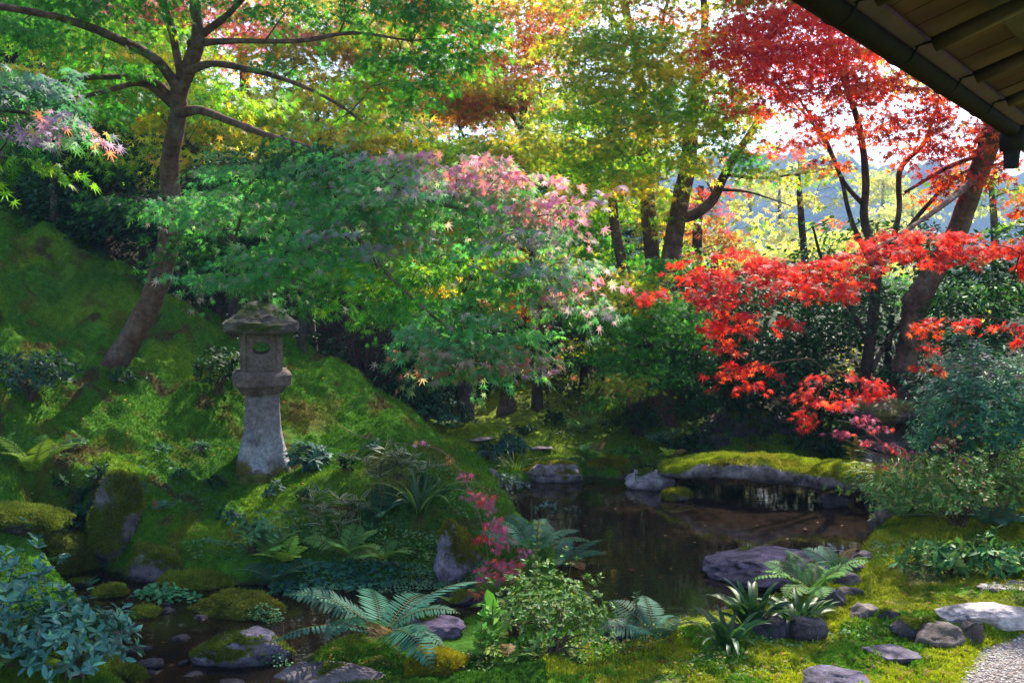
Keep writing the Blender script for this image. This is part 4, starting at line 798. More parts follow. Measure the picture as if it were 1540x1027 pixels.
tree('maple_tree', 'slender multi-stemmed red maple whose dark crown hides the sky beside the eave', 'maple tree',
 [[(1296,600,13.42,0.0854),(1308,520,13.42,0.0756),(1316,440,13.42,0.0708),(1318,390,13.42,0.0671)],
  [(1318,390,13.42,0.061),(1300,330,13.42,0.0549),(1302,270,13.42,0.0488),(1292,190,13.3,0.0415),(1265,110,13.18,0.0342),(1248,50,13.18,0.0244),(1240,-20,13.18,0.0146)],
  [(1312,400,13.42,0.0427),(1280,330,13.54,0.0317),(1262,260,13.66,0.0268),(1225,190,13.79,0.0195),(1170,130,13.91,0.0098)],
  [(1300,310,13.42,0.0366),(1268,272,13.42,0.0268),(1240,205,13.42,0.0195),(1195,140,13.42,0.0122)],
  [(1318,420,13.42,0.0427),(1338,375,13.3,0.039),(1352,320,13.18,0.0366),(1354,255,13.18,0.0366),(1390,215,13.05,0.0268),(1412,150,12.93,0.0146)],
  [(1336,385,13.3,0.0366),(1385,320,12.93,0.0293),(1440,265,12.69,0.0195),(1500,240,12.44,0.0098)],
  [(1312,520,13.42,0.0366),(1282,470,13.42,0.0293),(1240,400,13.42,0.0244),(1222,340,13.54,0.0146)],[(1310,560,13.42,0.0366),(1330,520,13.42,0.0317),(1358,480,13.42,0.0244),(1376,440,13.66,0.0146)]],
 [(1120,50,60,34,13.45,CRIM),(1180,20,80,40,13.33,CRIM),(1240,20,60,40,13.22,CRIM),(1110,80,44,14,13.45,SCAR,.9),(1170,90,70,34,13.22,CRIM),(1240,85,64,34,12.98,CRIM),(1290,60,60,30,12.74,CRIM),(1140,150,50,24,13.45,CRIM,.7),(1210,130,60,18,13.22,REDOR,.8),
  (1290,120,60,24,12.86,REDOR,.9),(1350,125,60,26,12.63,REDOR,.8),(1310,160,50,18,12.74,REDOR,.6),(1400,150,44,24,12.39,REDOR,.8),(1240,190,60,14,13.1,REDOR,.7),(1290,205,40,13,12.98,REDOR,.7),(1370,185,44,20,12.51,REDOR,.7),(1440,190,44,24,12.27,REDOR,.8),(1400,220,50,18,12.51,REDOR,.7),(1470,220,40,22,12.15,REDOR,.8),(1420,260,50,16,12.39,REDOR,.7),(1400,285,34,12,12.51,REDOR,.6),(1460,265,30,12,12.27,REDOR,.7),(1360,80,60,30,12.51,OLIVE,.5),(1180,215,44,10,13.33,CRIM,.6),(1250,245,44,8,13.22,REDOR,.5),(1400,60,60,40,12.27,REDOR,.6),(1330,0,90,40,12.51,CRIM,.6),(1195,165,40,10,13.33,CRIM,.6),(1140,115,36,14,13.57,CRIM,.8),(1500,200,40,40,12.04,REDOR,.7)],
 seed=4, ls=.08, T=T_M5, cov=3.2, bark=(.06,.035,.03), brs=.6, droop=.8)
tree('maple_tree', 'tall olive-yellow maple in the middle with several bare trunks', 'maple tree',
 [[(1000,640,14.95,0.1725),(1000,520,14.95,0.161),(1003,430,14.95,0.1495),(1012,370,14.95,0.1437)],
  [(1012,370,14.95,0.138),(1024,300,14.95,0.1265),(1036,235,14.83,0.115),(1042,150,14.72,0.0805),(1060,40,14.6,0.0575),(1050,-60,14.6,0.0345)],
  [(1018,328,14.95,0.0978),(1045,322,14.83,0.0862),(1072,300,14.72,0.0747),(1090,262,14.72,0.069),(1110,228,14.6,0.0575),(1134,192,14.6,0.0517),(1150,150,14.6,0.0345)],
  [(986,640,15.18,0.138),(986,500,15.18,0.138),(982,400,15.18,0.115),(974,300,15.18,0.115),(968,200,15.06,0.0978),(960,100,14.95,0.069),(940,10,14.95,0.0575),(925,-60,14.95,0.0345)],
  [(952,640,14.83,0.1035),(948,520,14.83,0.0978),(940,420,14.83,0.092),(926,350,14.72,0.0747),(920,290,14.72,0.069),(915,200,14.72,0.0517)],
  [(1090,262,14.72,0.0345),(1140,268,14.37,0.023),(1200,262,14.14,0.0138),(1260,255,14.03,0.0069)],[(1085,285,14.72,0.0287),(1130,290,14.49,0.0161),(1190,310,14.37,0.008)],[(1078,300,14.72,0.023),(1060,270,14.83,0.0138),(1045,262,14.95,0.0069)],
  [(960,100,14.95,0.046),(990,50,14.83,0.0345),(1005,0,14.83,0.023)],[(926,40,14.95,0.046),(905,0,14.95,0.0345),(895,-40,14.95,0.023)]],
 [(900,70,70,34,14.11,OLIVE),(960,60,60,30,14.0,LIME),(1020,90,70,34,13.89,YEL),(870,120,60,26,14.0,OLIVE,.9),(950,120,70,28,13.89,OLIVE),(1040,150,70,30,13.78,LIME),(900,165,60,26,13.89,LIME,.9),(980,180,70,30,13.89,OLIVE),(1080,190,50,26,13.89,OLIVE,.7),
  (890,215,60,24,13.89,OLIVE),(950,235,60,26,13.78,LIME),(1010,245,44,24,13.89,YEL,.7),(875,255,44,22,14.0,LIME),(930,275,60,18,13.78,YEL),(1000,270,30,10,13.89,OLIVE,.5),(1110,240,44,18,14.11,GREEN,.6),(1075,215,40,20,14.0,GREEN,.6),(1170,262,54,9,13.78,OLIVE,.7),(1220,250,40,8,13.66,OLIVE,.7),(1130,160,50,26,14.11,OLIVE,.6),(840,60,40,26,14.22,OLIVE,.8),(1060,60,50,30,14.11,OLIVE,.6),(1000,20,80,20,14.22,ORANGE,.6),(900,10,60,24,14.34,OLIVE,.7),(1080,120,50,20,14.0,OLIVE,.8),(820,200,44,18,14.22,OLIVE,.7),(860,300,40,14,14.0,OLIVE,.6)]+auto_blobs(820,-260,1250,-20,14,[OLIVE],14,80,40,505,.7),  # scattered olive clumps above the view are added for shade
 seed=5, ls=.078, T=T_M5, cov=3.8, bark=(.13,.07,.065), brs=.7)
tree('maple_tree', 'low dense green maple hanging over the far bank in front of the bare trunks', 'maple tree',
 [[(960,650,14.27,0.0819),(958,600,14.27,0.076),(955,540,14.16,0.0643),(950,480,14.16,0.0526)],[(950,480,14.16,0.0468),(930,440,14.04,0.0351),(900,400,14.04,0.0234)],[(955,520,14.16,0.0468),(990,470,14.04,0.0351),(1010,430,14.04,0.0234)]],
 [(930,440,50,24,13.09,OLIVE,1.),(990,450,50,24,13.09,GREEN),(900,475,50,20,12.87,GREEN),(960,490,60,24,12.87,GREEN),(1020,485,44,30,13.09,GREEN),(880,515,34,16,12.76,OLIVE,.9),(930,530,50,24,12.65,GREEN),(985,545,44,26,12.76,GREEN),(1030,540,40,34,13.09,DGREEN),(940,575,40,20,12.65,OLIVE),(915,598,18,12,12.54,GREEN),(960,420,60,20,13.31,OLIVE,.8),(1030,600,30,30,13.2,DGREEN,.8),(1000,400,50,22,13.53,GREEN,.7)],
 seed=6, ls=.066, T=T_M5, cov=2.8, bark=(.06,.045,.04), droop=.6)
# middle distance
MD = dict(ls=.10, T=T_M5, cov=2.8, npr=14, bark=(.07,.05,.045))
tree('maple_tree', 'bright green maple standing behind the fork of the leaning trunk', 'maple tree',
 [[(330,520,14.5,.12),(325,400,14.5,.11),(335,280,14.5,.10),(325,180,14.5,.08)],[(335,280,14.5,.06),(250,180,14.5,.04),(180,110,14.4,.02)]],
 auto_blobs(90,40,300,150,14.5,[LIME,YEL,LIME],9,60,28,11,.9)+auto_blobs(150,140,420,240,14.2,[LIME,LIME,YEL,YEL],12,55,26,12,.95)+auto_blobs(150,230,330,330,14.5,[GREEN,DGREEN],6,55,26,13,.9), seed=7, **MD)
tree('maple_tree', 'mid-green maple at the upper left corner behind the long bare limb', 'maple tree',
 [[(60,330,16,.12),(62,250,16,.11),(70,160,16,.10),(60,60,16,.08)]],
 auto_blobs(-60,0,240,120,15.5,[LIME,LIME,GREEN],12,62,28,21,.9)+auto_blobs(-60,110,200,260,15.5,[GREEN,DGREEN,LIME],11,62,28,22,.95)+auto_blobs(120,-190,420,-20,15.8,[LIME,YEL],9,70,30,23,.55), seed=8, **MD)  # last clumps sit above the view, added to shade the left hill
tree('maple_tree', 'pink-topped maple glowing behind the main fork of the leaning maple', 'maple tree',
 [[(380,520,18,.12),(385,350,18,.11),(375,200,18,.10),(365,80,18,.08)]],
 auto_blobs(230,-10,460,70,17,[PINKRED,PINKRED,YEL],10,50,22,31,.9)+auto_blobs(310,50,420,110,17,[PINKRED,YEL],4,36,16,32,.8), seed=9, **MD)
tree('maple_tree', 'golden yellow maple between the leaning trunk and the orange tree', 'maple tree',
 [[(470,560,15.5,.11),(462,430,15.5,.10),(470,300,15.5,.09),(480,180,15.5,.07)],[(470,300,15.5,.05),(420,200,15.4,.03)]],
 auto_blobs(370,40,590,170,15.8,[YEL,YEL,ORANGE,OLIVE],13,50,26,41,.9)+auto_blobs(340,160,600,260,15.5,[YEL,YEL,OLIVE],10,52,24,42,.9)+auto_blobs(440,260,640,330,15.3,[YEL,LIME],5,50,22,43,.8), seed=10, **MD)
tree('maple_tree', 'orange maple with bare forked branches in the gap above the pink leaves', 'maple tree',
 [[(790,480,17.5,.11),(790,330,17.5,.10),(788,200,17.5,.08),(786,120,17.5,.06)],[(788,200,17.5,.05),(760,160,17.4,.03),(720,110,17.2,.02)],[(788,240,17.5,.05),(815,190,17.6,.03),(812,130,17.6,.02)],[(770,330,17.5,.04),(715,240,17.5,.03),(690,190,17.5,.02)]],
 auto_blobs(540,-20,860,110,17.8,[ORANGE,YEL,ORANGE,REDOR],24,46,22,51,.85)+auto_blobs(560,110,860,190,17.3,[ORANGE,YEL,ORANGE,OLIVE],13,46,20,52,.8)+[(640,-10,60,30,17.5,ORANGE,.8),(740,20,40,20,17.5,ORANGE,.6),(500,-10,60,30,17,YEL,.8),(590,10,60,26,17,ORANGE,.8),(690,-20,70,26,17.4,ORANGE,.8),(800,-20,60,26,17.4,YEL,.8),(770,150,40,14,17.4,ORANGE,.7),(890,-5,40,18,17.5,ORANGE,.8)], seed=11, **MD)
tree('maple_tree', 'spreading yellow-green maple in the middle distance under the orange tree', 'maple tree',
 [[(700,540,15,.10),(705,430,15,.09),(698,330,15,.08),(690,250,15,.06)]],
 auto_blobs(570,170,880,240,15.2,[OLIVE,YEL,OLIVE,LIME],13,52,20,61,.85)+auto_blobs(600,230,880,320,15,[GREEN,OLIVE,LIME],9,50,20,62,.8), seed=12, **MD)
tree('maple_tree', 'amber and lime maple with a dark stem seen under the pink bough', 'maple tree',
 [[(808,560,15.5,.075),(809,500,15.5,.07),(808,440,15.5,.065),(800,380,15.5,.06)],[(800,380,15.5,.05),(840,320,15.5,.03)]],
 auto_blobs(560,300,760,420,15.7,[YEL,LIME,YEL],10,46,22,71,.95)+auto_blobs(700,380,900,470,15.8,[YEL,OLIVE,LIME,ORANGE],9,42,22,72,.85)+auto_blobs(840,290,1010,400,16,[OLIVE,LIME,GREEN],9,46,22,73,.9), seed=13, **MD)
tree('maple_tree', 'lime-leaved young maple with a thin mossy stem right of the tall lantern', 'maple tree',
 [[(452,545,12.8,.06),(455,500,12.8,.055),(462,450,12.8,.05),(470,400,12.7,.04)]],
 auto_blobs(440,390,560,450,12.9,[LIME,GREEN,GREEN],6,40,18,81,.85)+auto_blobs(560,420,680,500,13,[LIME,YEL,LIME],5,36,16,82,.8), seed=14, ls=.075, T=T_M5, cov=1.6, bark=(.06,.05,.04))
tree('maple_tree', 'orange-pink maple far behind the forked trunk near the mountain gap', 'maple tree',
 [[(1045,500,19,.1),(1048,400,19,.1),(1050,320,19,.08),(1055,280,19,.05)]],
 [(1050,300,34,26,19,PINKRED,.9),(1075,290,24,18,19,CRIM,.7),(1060,345,40,20,19,ORANGE,.8),(1090,370,44,16,19,ORANGE,.7),(1160,225,36,12,18,CRIM,.7),(1110,340,30,14,19,OLIVE,.6)], seed=15, **MD)
tree('maple_tree', 'airy pale yellow maple lit by the sun in the gap toward the mountain', 'maple tree',
 [[(1215,520,18,.08),(1212,420,18,.07),(1205,330,18,.06),(1200,260,18,.04)]],
 [(1200,240,50,10,18,PALEY,.7),(1240,262,44,9,18,OLIVE,.7),(1160,300,60,9,18,PALEY,.6),(1225,300,50,12,18,PALEY,.8),(1180,330,50,8,18,OLIVE,.7),(1140,322,44,9,18,PALEY,.5),(1250,335,40,12,18,ORANGE,.5),(1270,285,30,10,18,PALEY,.6),(1235,225,36,8,18,PALEY,.6)], seed=16, ls=.11, T=T_M5, cov=1.3, bark=(.06,.04,.035))
for i, (px, lb, rx_, Yp) in enumerate([(1130,'left and broadest of the yellow bushes coloured pale as if sunlit below the mountain',70,27),(1210,'middle one of the yellow bushes coloured pale as if sunlit below the mountain',60,28),(1275,'right and smallest of the yellow bushes coloured pale as if sunlit below the mountain',40,29)]):
    tree('yellow_bush', lb, 'bush', [[(px,450,Yp,.12),(px,420,Yp,.1),(px+4,395,Yp,.08),(px,370,Yp,.04)]], auto_blobs(px-rx_,345,px+rx_,410,Yp,[PALEY],9,44,20,90+i,1.)+[(px,362,40,14,Yp,PALEY,1.)], seed=17+i, ls=.18, T=T_M5, cov=1.7, bark=(.07,.05,.045), group='sunlit bushes below the mountain', rough=.1)  # strong sunlight on the bushes is put into their pale leaf colour
tree('maple_tree', 'yellow-green loose tree at the right edge behind the thick leaning trunk', 'maple tree',
 [[(1500,520,17,.09),(1498,420,17,.08),(1495,330,17,.06),(1490,270,17,.04)]],
 auto_blobs(1440,240,1600,345,17,[LIME,PALEY,OLIVE,LIME],12,40,18,101,.8), seed=21, ls=.11, T=T_M5, cov=1.5, bark=(.07,.05,.045))
# evergreens
def evergreen(label, px, py, Y, blobs, seed, ls=.085, pal=EVER, cov=3.2, group=None, r0_=.06):
    return tree('evergreen_tree', label, 'evergreen tree', [[(px,py,Y,r0_),(px+5,py-50,Y,r0_*.9),(px-4,py-110,Y,r0_*.8),(px+2,py-170,Y,r0_*.6)]], blobs, seed=seed, ls=ls, T=T_S, cov=cov, mat=M_gloss, bark=(.05,.035,.03), droop=.15, npr=12, group=group)
GE = 'dark evergreens closing the back of the garden'
evergreen('dark glossy evergreen at the back right of the pond, behind the low scarlet leaves', 1110, 650, 14.8, auto_blobs(1040,400,1180,640,14.4,[EVER,DGREEN],16,50,28,111), 31, group=GE)
evergreen('dark glossy evergreen directly behind the stem of the slender red maple', 1230, 650, 14.6, auto_blobs(1170,380,1300,600,14.2,[EVER,EVER,DGREEN],14,50,28,112), 32, group=GE)
evergreen('brighter green-topped evergreen showing between the red stems below the mountain', 1340, 640, 14, auto_blobs(1270,325,1430,440,13.7,[GREEN,DGREEN,EVER],11,34,18,113,.85)+auto_blobs(1270,440,1420,600,13.8,[EVER],8,44,26,213,.75), 33, group=GE)
evergreen('deep green evergreen right of the thick leaning trunk', 1470, 640, 13.4, auto_blobs(1420,380,1600,520,13.2,[EVER,DGREEN,GREEN],15,48,26,114)+[(1500,350,40,14,13.4,DGREEN,.7),(1535,345,24,20,13.4,DGREEN,.9)], 34, group=GE)
evergreen('dark evergreen left of centre behind the mound and the tall lantern', 560, 620, 14.6, auto_blobs(470,480,640,600,14.3,[EVER,BLUEG,EVER],13,48,24,115), 35, group=GE)
evergreen('dark evergreen in the deep shade behind the upright brown rock', 730, 600, 18, auto_blobs(620,400,900,590,17.8,[EVER,EVER,BLUEG,DGREEN],26,54,28,116), 36, group=GE)
evergreen('shaded evergreen mass behind the low dense green maple', 1020, 640, 16.5, auto_blobs(860,430,1080,610,16.5,[EVER,DGREEN],18,52,26,117), 37, group=GE)
evergreen('dark bluish evergreen on the slope between the leaning trunk and the left edge', 150, 420, 15, auto_blobs(60,200,250,330,14.8,[EVER,EVER,BLUEG],13,52,26,118), 38, group=GE)
evergreen('black-green evergreen at the far left above the moss slope', -20, 330, 16, auto_blobs(-120,180,80,290,15.8,[EVER],9,55,26,119)+[(20,285,60,30,14.6,EVER),(90,315,50,26,14.4,EVER),(-40,270,60,40,14.6,EVER),(130,345,40,18,14.3,EVER)], 39, group=GE)
evergreen('dark evergreen filling the space between the leaning trunk and the lantern roof', 310, 500, 14.8, auto_blobs(200,310,430,500,14.6,[EVER,EVER,BLUEG],22,52,28,120), 40, group=GE)
evergreen('glossy leaved camellia catching light right of the leaning trunk', 350, 470, 13.2, [(330,250,44,24,13,BLUEG,.9),(380,240,36,20,13,BLUEG,.8),(350,275,40,16,13,EVER,.9)], 41, .06)
# bare twiggy shrub behind the mound
def twiggy():
    p = P(560,560,13.4); root = empty('bare_shrub', onground(p), 'bare brown twiggy shrub behind the mound', 'shrub'); mb = MB(); r = np.random.default_rng(9); b = onground(p)
    for k in range(70):
        e_ = P(r.uniform(500,625), r.uniform(435,540), 13.4+r.uniform(-.4,.4)); m = b*.45+e_*.55+r.normal(size=3)*.12; tube(mb, [b+r.normal(size=3)*A(.1,.1,0), m, e_], [.012,.007,.002], 4, 4, (.10,.045,.05), cap=False)
        for j in range(4): q = m+(e_-m)*r.uniform(.2,.9); tube(mb, [q, q+r.normal(size=3)*.16+A(0,0,.1)], [.004,.001], 3, 1, (.10,.045,.05), cap=False, smooth=False)
    mb.build('twigs', M_twig, root)
twiggy()
# far woods (one mass) and mountain
def far_wood():
    r = np.random.default_rng(4); fb = MB()
    bl = []
    for i in range(46):
        px = -150+i*27+r.uniform(-10,10)
        for py in (150,220,290,360,430,490):
            if px > 1010 and py < 400: continue
            bl.append((px, py+r.uniform(-18,18), 40, 30, 24+r.uniform(-1,2)))
    for i in range(24):
        bl.append((1040+i*28, 418+r.uniform(-6,26), 38, 24, 24+r.uniform(-1,2)))
    pals = [DGREEN, EVER, OLIVE, GREEN, YEL]
    for px, py, rx, ry, Yb in bl:
        s = Yb/F; c = P(px, py, Yb); rad = A(rx*s, .8, ry*s); K = int(2.6*math.pi*rx*ry/((.2/s)**2*.33)/12); o_, d_ = blob_org(c, rad, K, r)
        spray_leaves(fb, None, o_, d_, T_M5, .2, 12, pals[r.choice(5, p=[.4,.2,.2,.1,.1])], r)
    tag(fb.build('far_woodland', M_maple, smooth=False), 'distant mixed woodland closing the view behind the garden trees', 'woodland', kind='stuff')
far_wood()
def mountain():
    x = np.linspace(-420, 620, 300); y = np.linspace(230, 640, 120); X_, Y_ = np.meshgrid(x, y); p = np.stack([X_, Y_, X_*0], -1)
    prof = 30*np.exp(-((X_-120)/130)**2)+34*np.exp(-((X_+180)/200)**2)+30+12*np.exp(-((X_-330)/90)**2)
    z = -20+prof*sstep(230, 420, Y_)*1.25+fbm(p*.012, 3, 3)*14*sstep(230, 330, Y_)+np.abs(fbm(p*.09, 3, 7))*6
    idx = np.arange(X_.size).reshape(X_.shape); q = np.stack([idx[:-1,:-1], idx[:-1,1:], idx[1:,1:], idx[1:,:-1]], -1).reshape(-1, 4)
    n = fbm(p.reshape(-1, 3)*.05, 3, 9); C = A(.035,.06,.03)[None]*(1-sstep(.2,.9,n)[:, None]*.6)+A(.22,.20,.06)[None]*sstep(.2,.9,n)[:, None]*.6
    mb = MB(); mb.add(np.stack([X_, Y_, z], -1).reshape(-1, 3), q, C); tag(mb.build('mountain', M_far), kind='structure', label='wooded mountain in blue shade beyond the valley')
mountain()
for i, (px, py, rr, Yp, lb) in enumerate([(1328,268,24,90,'round cream-coloured tree high on the valley side, left of the slender stems'),(1322,322,18,80,'small cream-coloured tree below the round one'),(1372,300,20,85,'pale tree right of the two cream-coloured ones'),(1128,266,14,90,'pointed pale tree seen left of the yellow maple'),(1172,280,16,90,'pale conifer seen through the yellow maple')]):
    tree('pale_tree', lb, 'tree', [[(px,py+60,Yp,.16),(px,py+30,Yp,.14),(px,py+10,Yp,.12),(px,py,Yp,.06)]], [(px,py,rr,rr*.9,Yp,PALEY,1.2,rr*Yp/F),(px+4,py+14,rr*1.2,rr*.7,Yp,PALEY,1.,rr*Yp/F)], seed=50+i, ls=.32, T=T_M5, cov=3.5, flare=False, group='pale trees on the valley side')
# small dark trunks at left back
for i, (x0, y0, x1, y1, Yp, lb) in enumerate([(78,345,84,230,14.2,'thin dark trunk standing at the top of the moss slope'),(203,430,225,330,14.4,'thin crooked trunk just behind the leaning maple'),(760,560,755,420,16.5,'dark bare trunk behind the hanging bough tips'),(878,560,874,400,17,'thin bare stem left of the olive maple trunks'),(560,600,548,430,15.2,'thin dark trunk behind the bare twiggy shrub')]):
    tree('young_tree', lb, 'tree', [[(x0,y0,Yp,.07),(x0*.7+x1*.3+3,y0*.7+y1*.3,Yp,.06),(x0*.3+x1*.7-2,y0*.3+y1*.7,Yp,.05),(x1,y1,Yp,.035)]], [(x1,y1-12,40,20,Yp,EVER,.8),(x1+20,y1+6,30,14,Yp,DGREEN,.7)], seed=70+i, ls=.085, T=T_M5, cov=1.5, bark=(.06,.04,.035))

def haze():
    m = bpy.data.materials.new('haze_air'); m.use_nodes = True; nt = m.node_tree; nt.nodes.remove(nt.nodes['Principled BSDF'])
    v = nt.nodes.new('ShaderNodeVolumePrincipled'); v.inputs['Color'].default_value = (.34, .56, 1., 1); v.inputs['Density'].default_value = .0010; v.inputs['Anisotropy'].default_value = .2
    nt.links.new(v.outputs[0], nt.nodes['Material Output'].inputs['Volume'])
    mb = MB(); x0, x1, y0, y1, z0, z1 = -2700, 2700, -60, 2700, -30, 110
    V = [(x, y, z) for z in (z0, z1) for x, y in ((x0, y0), (x1, y0), (x1, y1), (x0, y1))]
    mb.add(V, np.array([[0,3,2,1],[4,5,6,7],[0,1,5,4],[1,2,6,5],[2,3,7,6],[3,0,4,7]])); tag(mb.build('haze', m, smooth=False), 'thin bluish air filling the valley', 'haze', kind='stuff')
haze()
# ------------------------------------------------------------ plants near the ground
FERNB = [(.035,.14,.095,3),(.03,.11,.07,2)]; FERNG = [(.10,.26,.05,3),(.07,.2,.05,2)]; FERNL = [(.22,.36,.04,2),(.14,.3,.04,1)]; FERNT = [(.05,.17,.11,3),(.04,.13,.08,2)]
def gp(px, py): return onground(G(px, py))
BF = gp(575, 985)+A(0, 0, .10)
fern('large blue-green fern with long arching fronds in the middle foreground', BF, 12, .76, .2, FERNB, 1, .75, 20, azs=[-100,-75,-45,-125,-160,178,25,62,100,128,-15,150], pw=.2)
fern('yellow-green fern on the moss at the far left below the leaning trunk', gp(52, 725), 9, .55, 0.255, FERNL, 2, 1.15, 13, droop=1.2)
fern('small mid-green fern on the bank right of the big moss swell', gp(405, 838), 7, .36, 0.289, FERNG, 3, 1.0, 12)
fern('bright little fern above the ivy bank, left one of a pair', gp(428, 850), 6, .32, 0.289, FERNL, 4, .95, 11)
fern('bright arching fern above the ivy bank, beneath the striped bamboo grass', gp(520, 838), 8, .42, 0.289, FERNG, 5, .9, 12)
fern('bright fern between the ivy bank and the upright pointed rock', gp(580, 845), 7, .38, 0.289, FERNG, 6, .8, 12)
fern('soft fern under the strap-leaved plant', gp(570, 775), 7, .45, 0.255, FERNT, 7, .9, 13)
fern('blue-green fern drooping over the stream left of the ivy', gp(412, 880), 6, .34, 0.306, FERNT, 8, .8, 11)
fern('dark feathery fern leaning over the pond behind the pink leaves', gp(800, 835), 10, .62, 0.221, FERNT, 9, .9, 16)
fern('second feathery fern over the pond, closer to the round dark plant', gp(842, 858), 9, .5, 0.238, FERNT, 10, .8, 15)
fern('lady fern growing between the purple rock and the edge stones', gp(1222, 905), 10, .48, 0.255, FERNG, 11, .9, 13)
fern('small fern on top of the purple rock by the moss lawn', gp(1258, 868), 6, .3, 0.255, FERNT, 12, 1.0, 11)
fern('light green fern beneath the grass tuft at the bridge end', gp(1362, 790), 11, .62, 0.255, FERNG, 13, 1.0, 15)
fern('pale upright fern right of the grass tuft at the bridge end', gp(1398, 775), 7, .6, 0.221, FERNL, 14, 1.1, 15)
fern('small fern between the flat pond-edge rocks on the far bank', gp(890, 700), 9, .5, 0.255, FERNG, 15, .9, 12)
fern('tiny fern sprouting beside the pale flat-topped rock', P(1008, 690, 12.1), 6, .24, 0.306, FERNL, 16, 1.0, 9)
fern('fern on the far bank left of the shaded boulder', gp(1000, 672), 9, .5, 0.255, FERNT, 17, .9, 12)
fern('fern in the shade on the far moss slope', gp(880, 655), 7, .4, 0.255, FERNG, 18, .9, 10)
fern('low fern by the pond edge right of the near dome rock', gp(985, 975), 7, .42, 0.255, FERNT, 19, .9, 13)
fern('fern at the bottom left corner under the glossy shrub', gp(20, 1010), 8, .5, 0.238, FERNG, 20, .9, 15)
fern('single small fern frond clump beside the young sapling', gp(700, 925), 5, .3, 0.255, FERNL, 21, .8, 10)
fern('little fern in front of the leafy azalea', gp(765, 1000), 4, .26, 0.289, FERNL, 22, .7, 10)
fern('dark fern below the bluish shrub at right', gp(1490, 800), 9, .5, 0.255, FERNT, 23, .9, 13)
fern('tiny fern on the moss by the tall boulder', gp(240, 770), 6, .2, 0.306, FERNT, 24, .8, 9)
DST = [(.03,.10,.035,3),(.05,.14,.04,2),(.12,.2,.04,.8)]; YST = [(.16,.24,.03,2),(.07,.17,.03,3),(.3,.3,.05,.7)]
strap('left clump of broad strap leaves at the near pond edge', gp(1095, 985), 28, .30, .019, DST, 1, arch=1.2, elev=1.3)
strap('middle and tallest clump of broad strap leaves at the near pond edge', gp(1130, 950), 40, .34, .020, DST, 2, arch=1.0, elev=1.4)
strap('right clump of broad strap leaves in front of the purple rock', gp(1200, 945), 40, .32, .020, DST, 3, arch=1.2, elev=1.3)
strap('strap-leaved plant on the mound foot under the striped bamboo grass', gp(630, 780), 34, .62, .015, DST, 4)
strap('long grass tuft spilling over the right end of the moss bridge', gp(1352, 745)+A(0,0,.05), 420, .62, .0032, [(.20,.30,.04,3),(.12,.22,.04,2),(.35,.3,.06,1)], 5, 'grass_tuft', 'grass', 2.6, 1.9, thin=True)
strap('thin grass tuft at the far pond edge', gp(775, 708), 60, .34, .0028, [(.2,.32,.04,3),(.12,.22,.04,2)], 6, 'grass_tuft', 'grass', 2, 1.5, thin=True)
strap('fine grass standing in the shade under the bluish shrub', gp(1505, 705), 90, .5, .0028, [(.05,.14,.05,3),(.03,.1,.04,2)], 7, 'grass_tuft', 'grass', 3, 1.2, thin=True)
strap('grassy clump in the dark left of the wide-roofed lantern', gp(1250, 692), 120, .55, .005, [(.03,.09,.03,3),(.05,.13,.04,1)], 8, 'grass_tuft', 'grass', 3, 1.5, thin=True)
strap('tussock of coarse grass on the right bank beside the azalea', gp(1480, 750), 80, .4, .003, [(.2,.3,.05,3),(.3,.28,.08,1)], 9, 'grass_tuft', 'grass', 2, 1.3, thin=True)
def bamboo(label, p, n, seed, h=.3):
    r = np.random.default_rng(seed); root = empty('bamboo_grass', p, label, 'bamboo grass', 'striped bamboo grass on the mound'); p = np.array(p); mb = MB(); sb = MB()
    Tb = list(t_lance(1, .05, -.25, seg=4)); V = Tb[0]
    for k in range(n):
        b = p+r.normal(size=3)*A(.16, .10, 0); b[2] = tz(b[0], b[1], False)[0]; tp = b+A(r.normal()*.05, r.normal()*.05, h*r.uniform(.6, 1.1)); tube(sb, [b, (b+tp)/2+r.normal(size=3)*.01, tp], [.003, .0025, .002], 4, 2, (.2,.2,.08), cap=False)
        for j in range(6):
            a = unit(rdir(1, r)[0]*A(1, 1, .3)+A(0, 0, .35)); nr = unit(A(0, 0, 1)+r.normal(size=3)*.4); nr = unit(nr-(nr@a)*a); x = np.cross(a, nr); S = r.uniform(.10, .17); wv = .014
            W = tp+V[:, 0:1]*x*wv+V[:, 1:2]*a*S+V[:, 2:3]*nr*S*.5
            m = len(W)//3; ws = []; cs = []
            for q in range(m):
                l, c, rr = W[3*q], W[3*q+1], W[3*q+2]; ws += [l, l*.45+c*.55, c, rr*.45+c*.55, rr]; g = A(.03,.09,.035); e_ = A(.42,.40,.26); cs += [e_, g, g, g, e_]
            i = np.arange(m-1)[:, None]*5+np.arange(4)[None]; i = i.ravel(); mb.add(ws, np.stack([i, i+1, i+6, i+5], -1), np.array(cs))
    sb.build('stems', M_twig, root); mb.build('foliage', M_grass, root)
bamboo('larger white-edged bamboo grass tuft on top of the mound foot', gp(590, 745), 44, 1, .34)
bamboo('smaller white-edged bamboo grass tuft left of the larger one', gp(508, 800), 18, 2, .24)
RH = [(.035,.10,.075,3),(.05,.14,.10,2)]; AZ = [(.05,.15,.04,3),(.09,.2,.05,2),(.25,.2,.05,.6)]; AZR = [(.10,.26,.06,3),(.18,.30,.06,2),(.34,.22,.10,.9),(.06,.17,.05,2)]
GLB = [(.06,.22,.17,3),(.05,.17,.13,3),(.12,.32,.18,1)]
shrub('glossy broad-leaved shrub at the left edge beside the stream', gp(15, 1000), .40, .42, .72, 130, .075, GLB, 1, T_L, nl=6, mat=M_shiny)
shrub('lower glossy broad-leaved shrub spreading beside the stream at bottom left', gp(112, 1020), .42, .40, .48, 160, .072, GLB, 2, T_L, nl=6, mat=M_shiny)
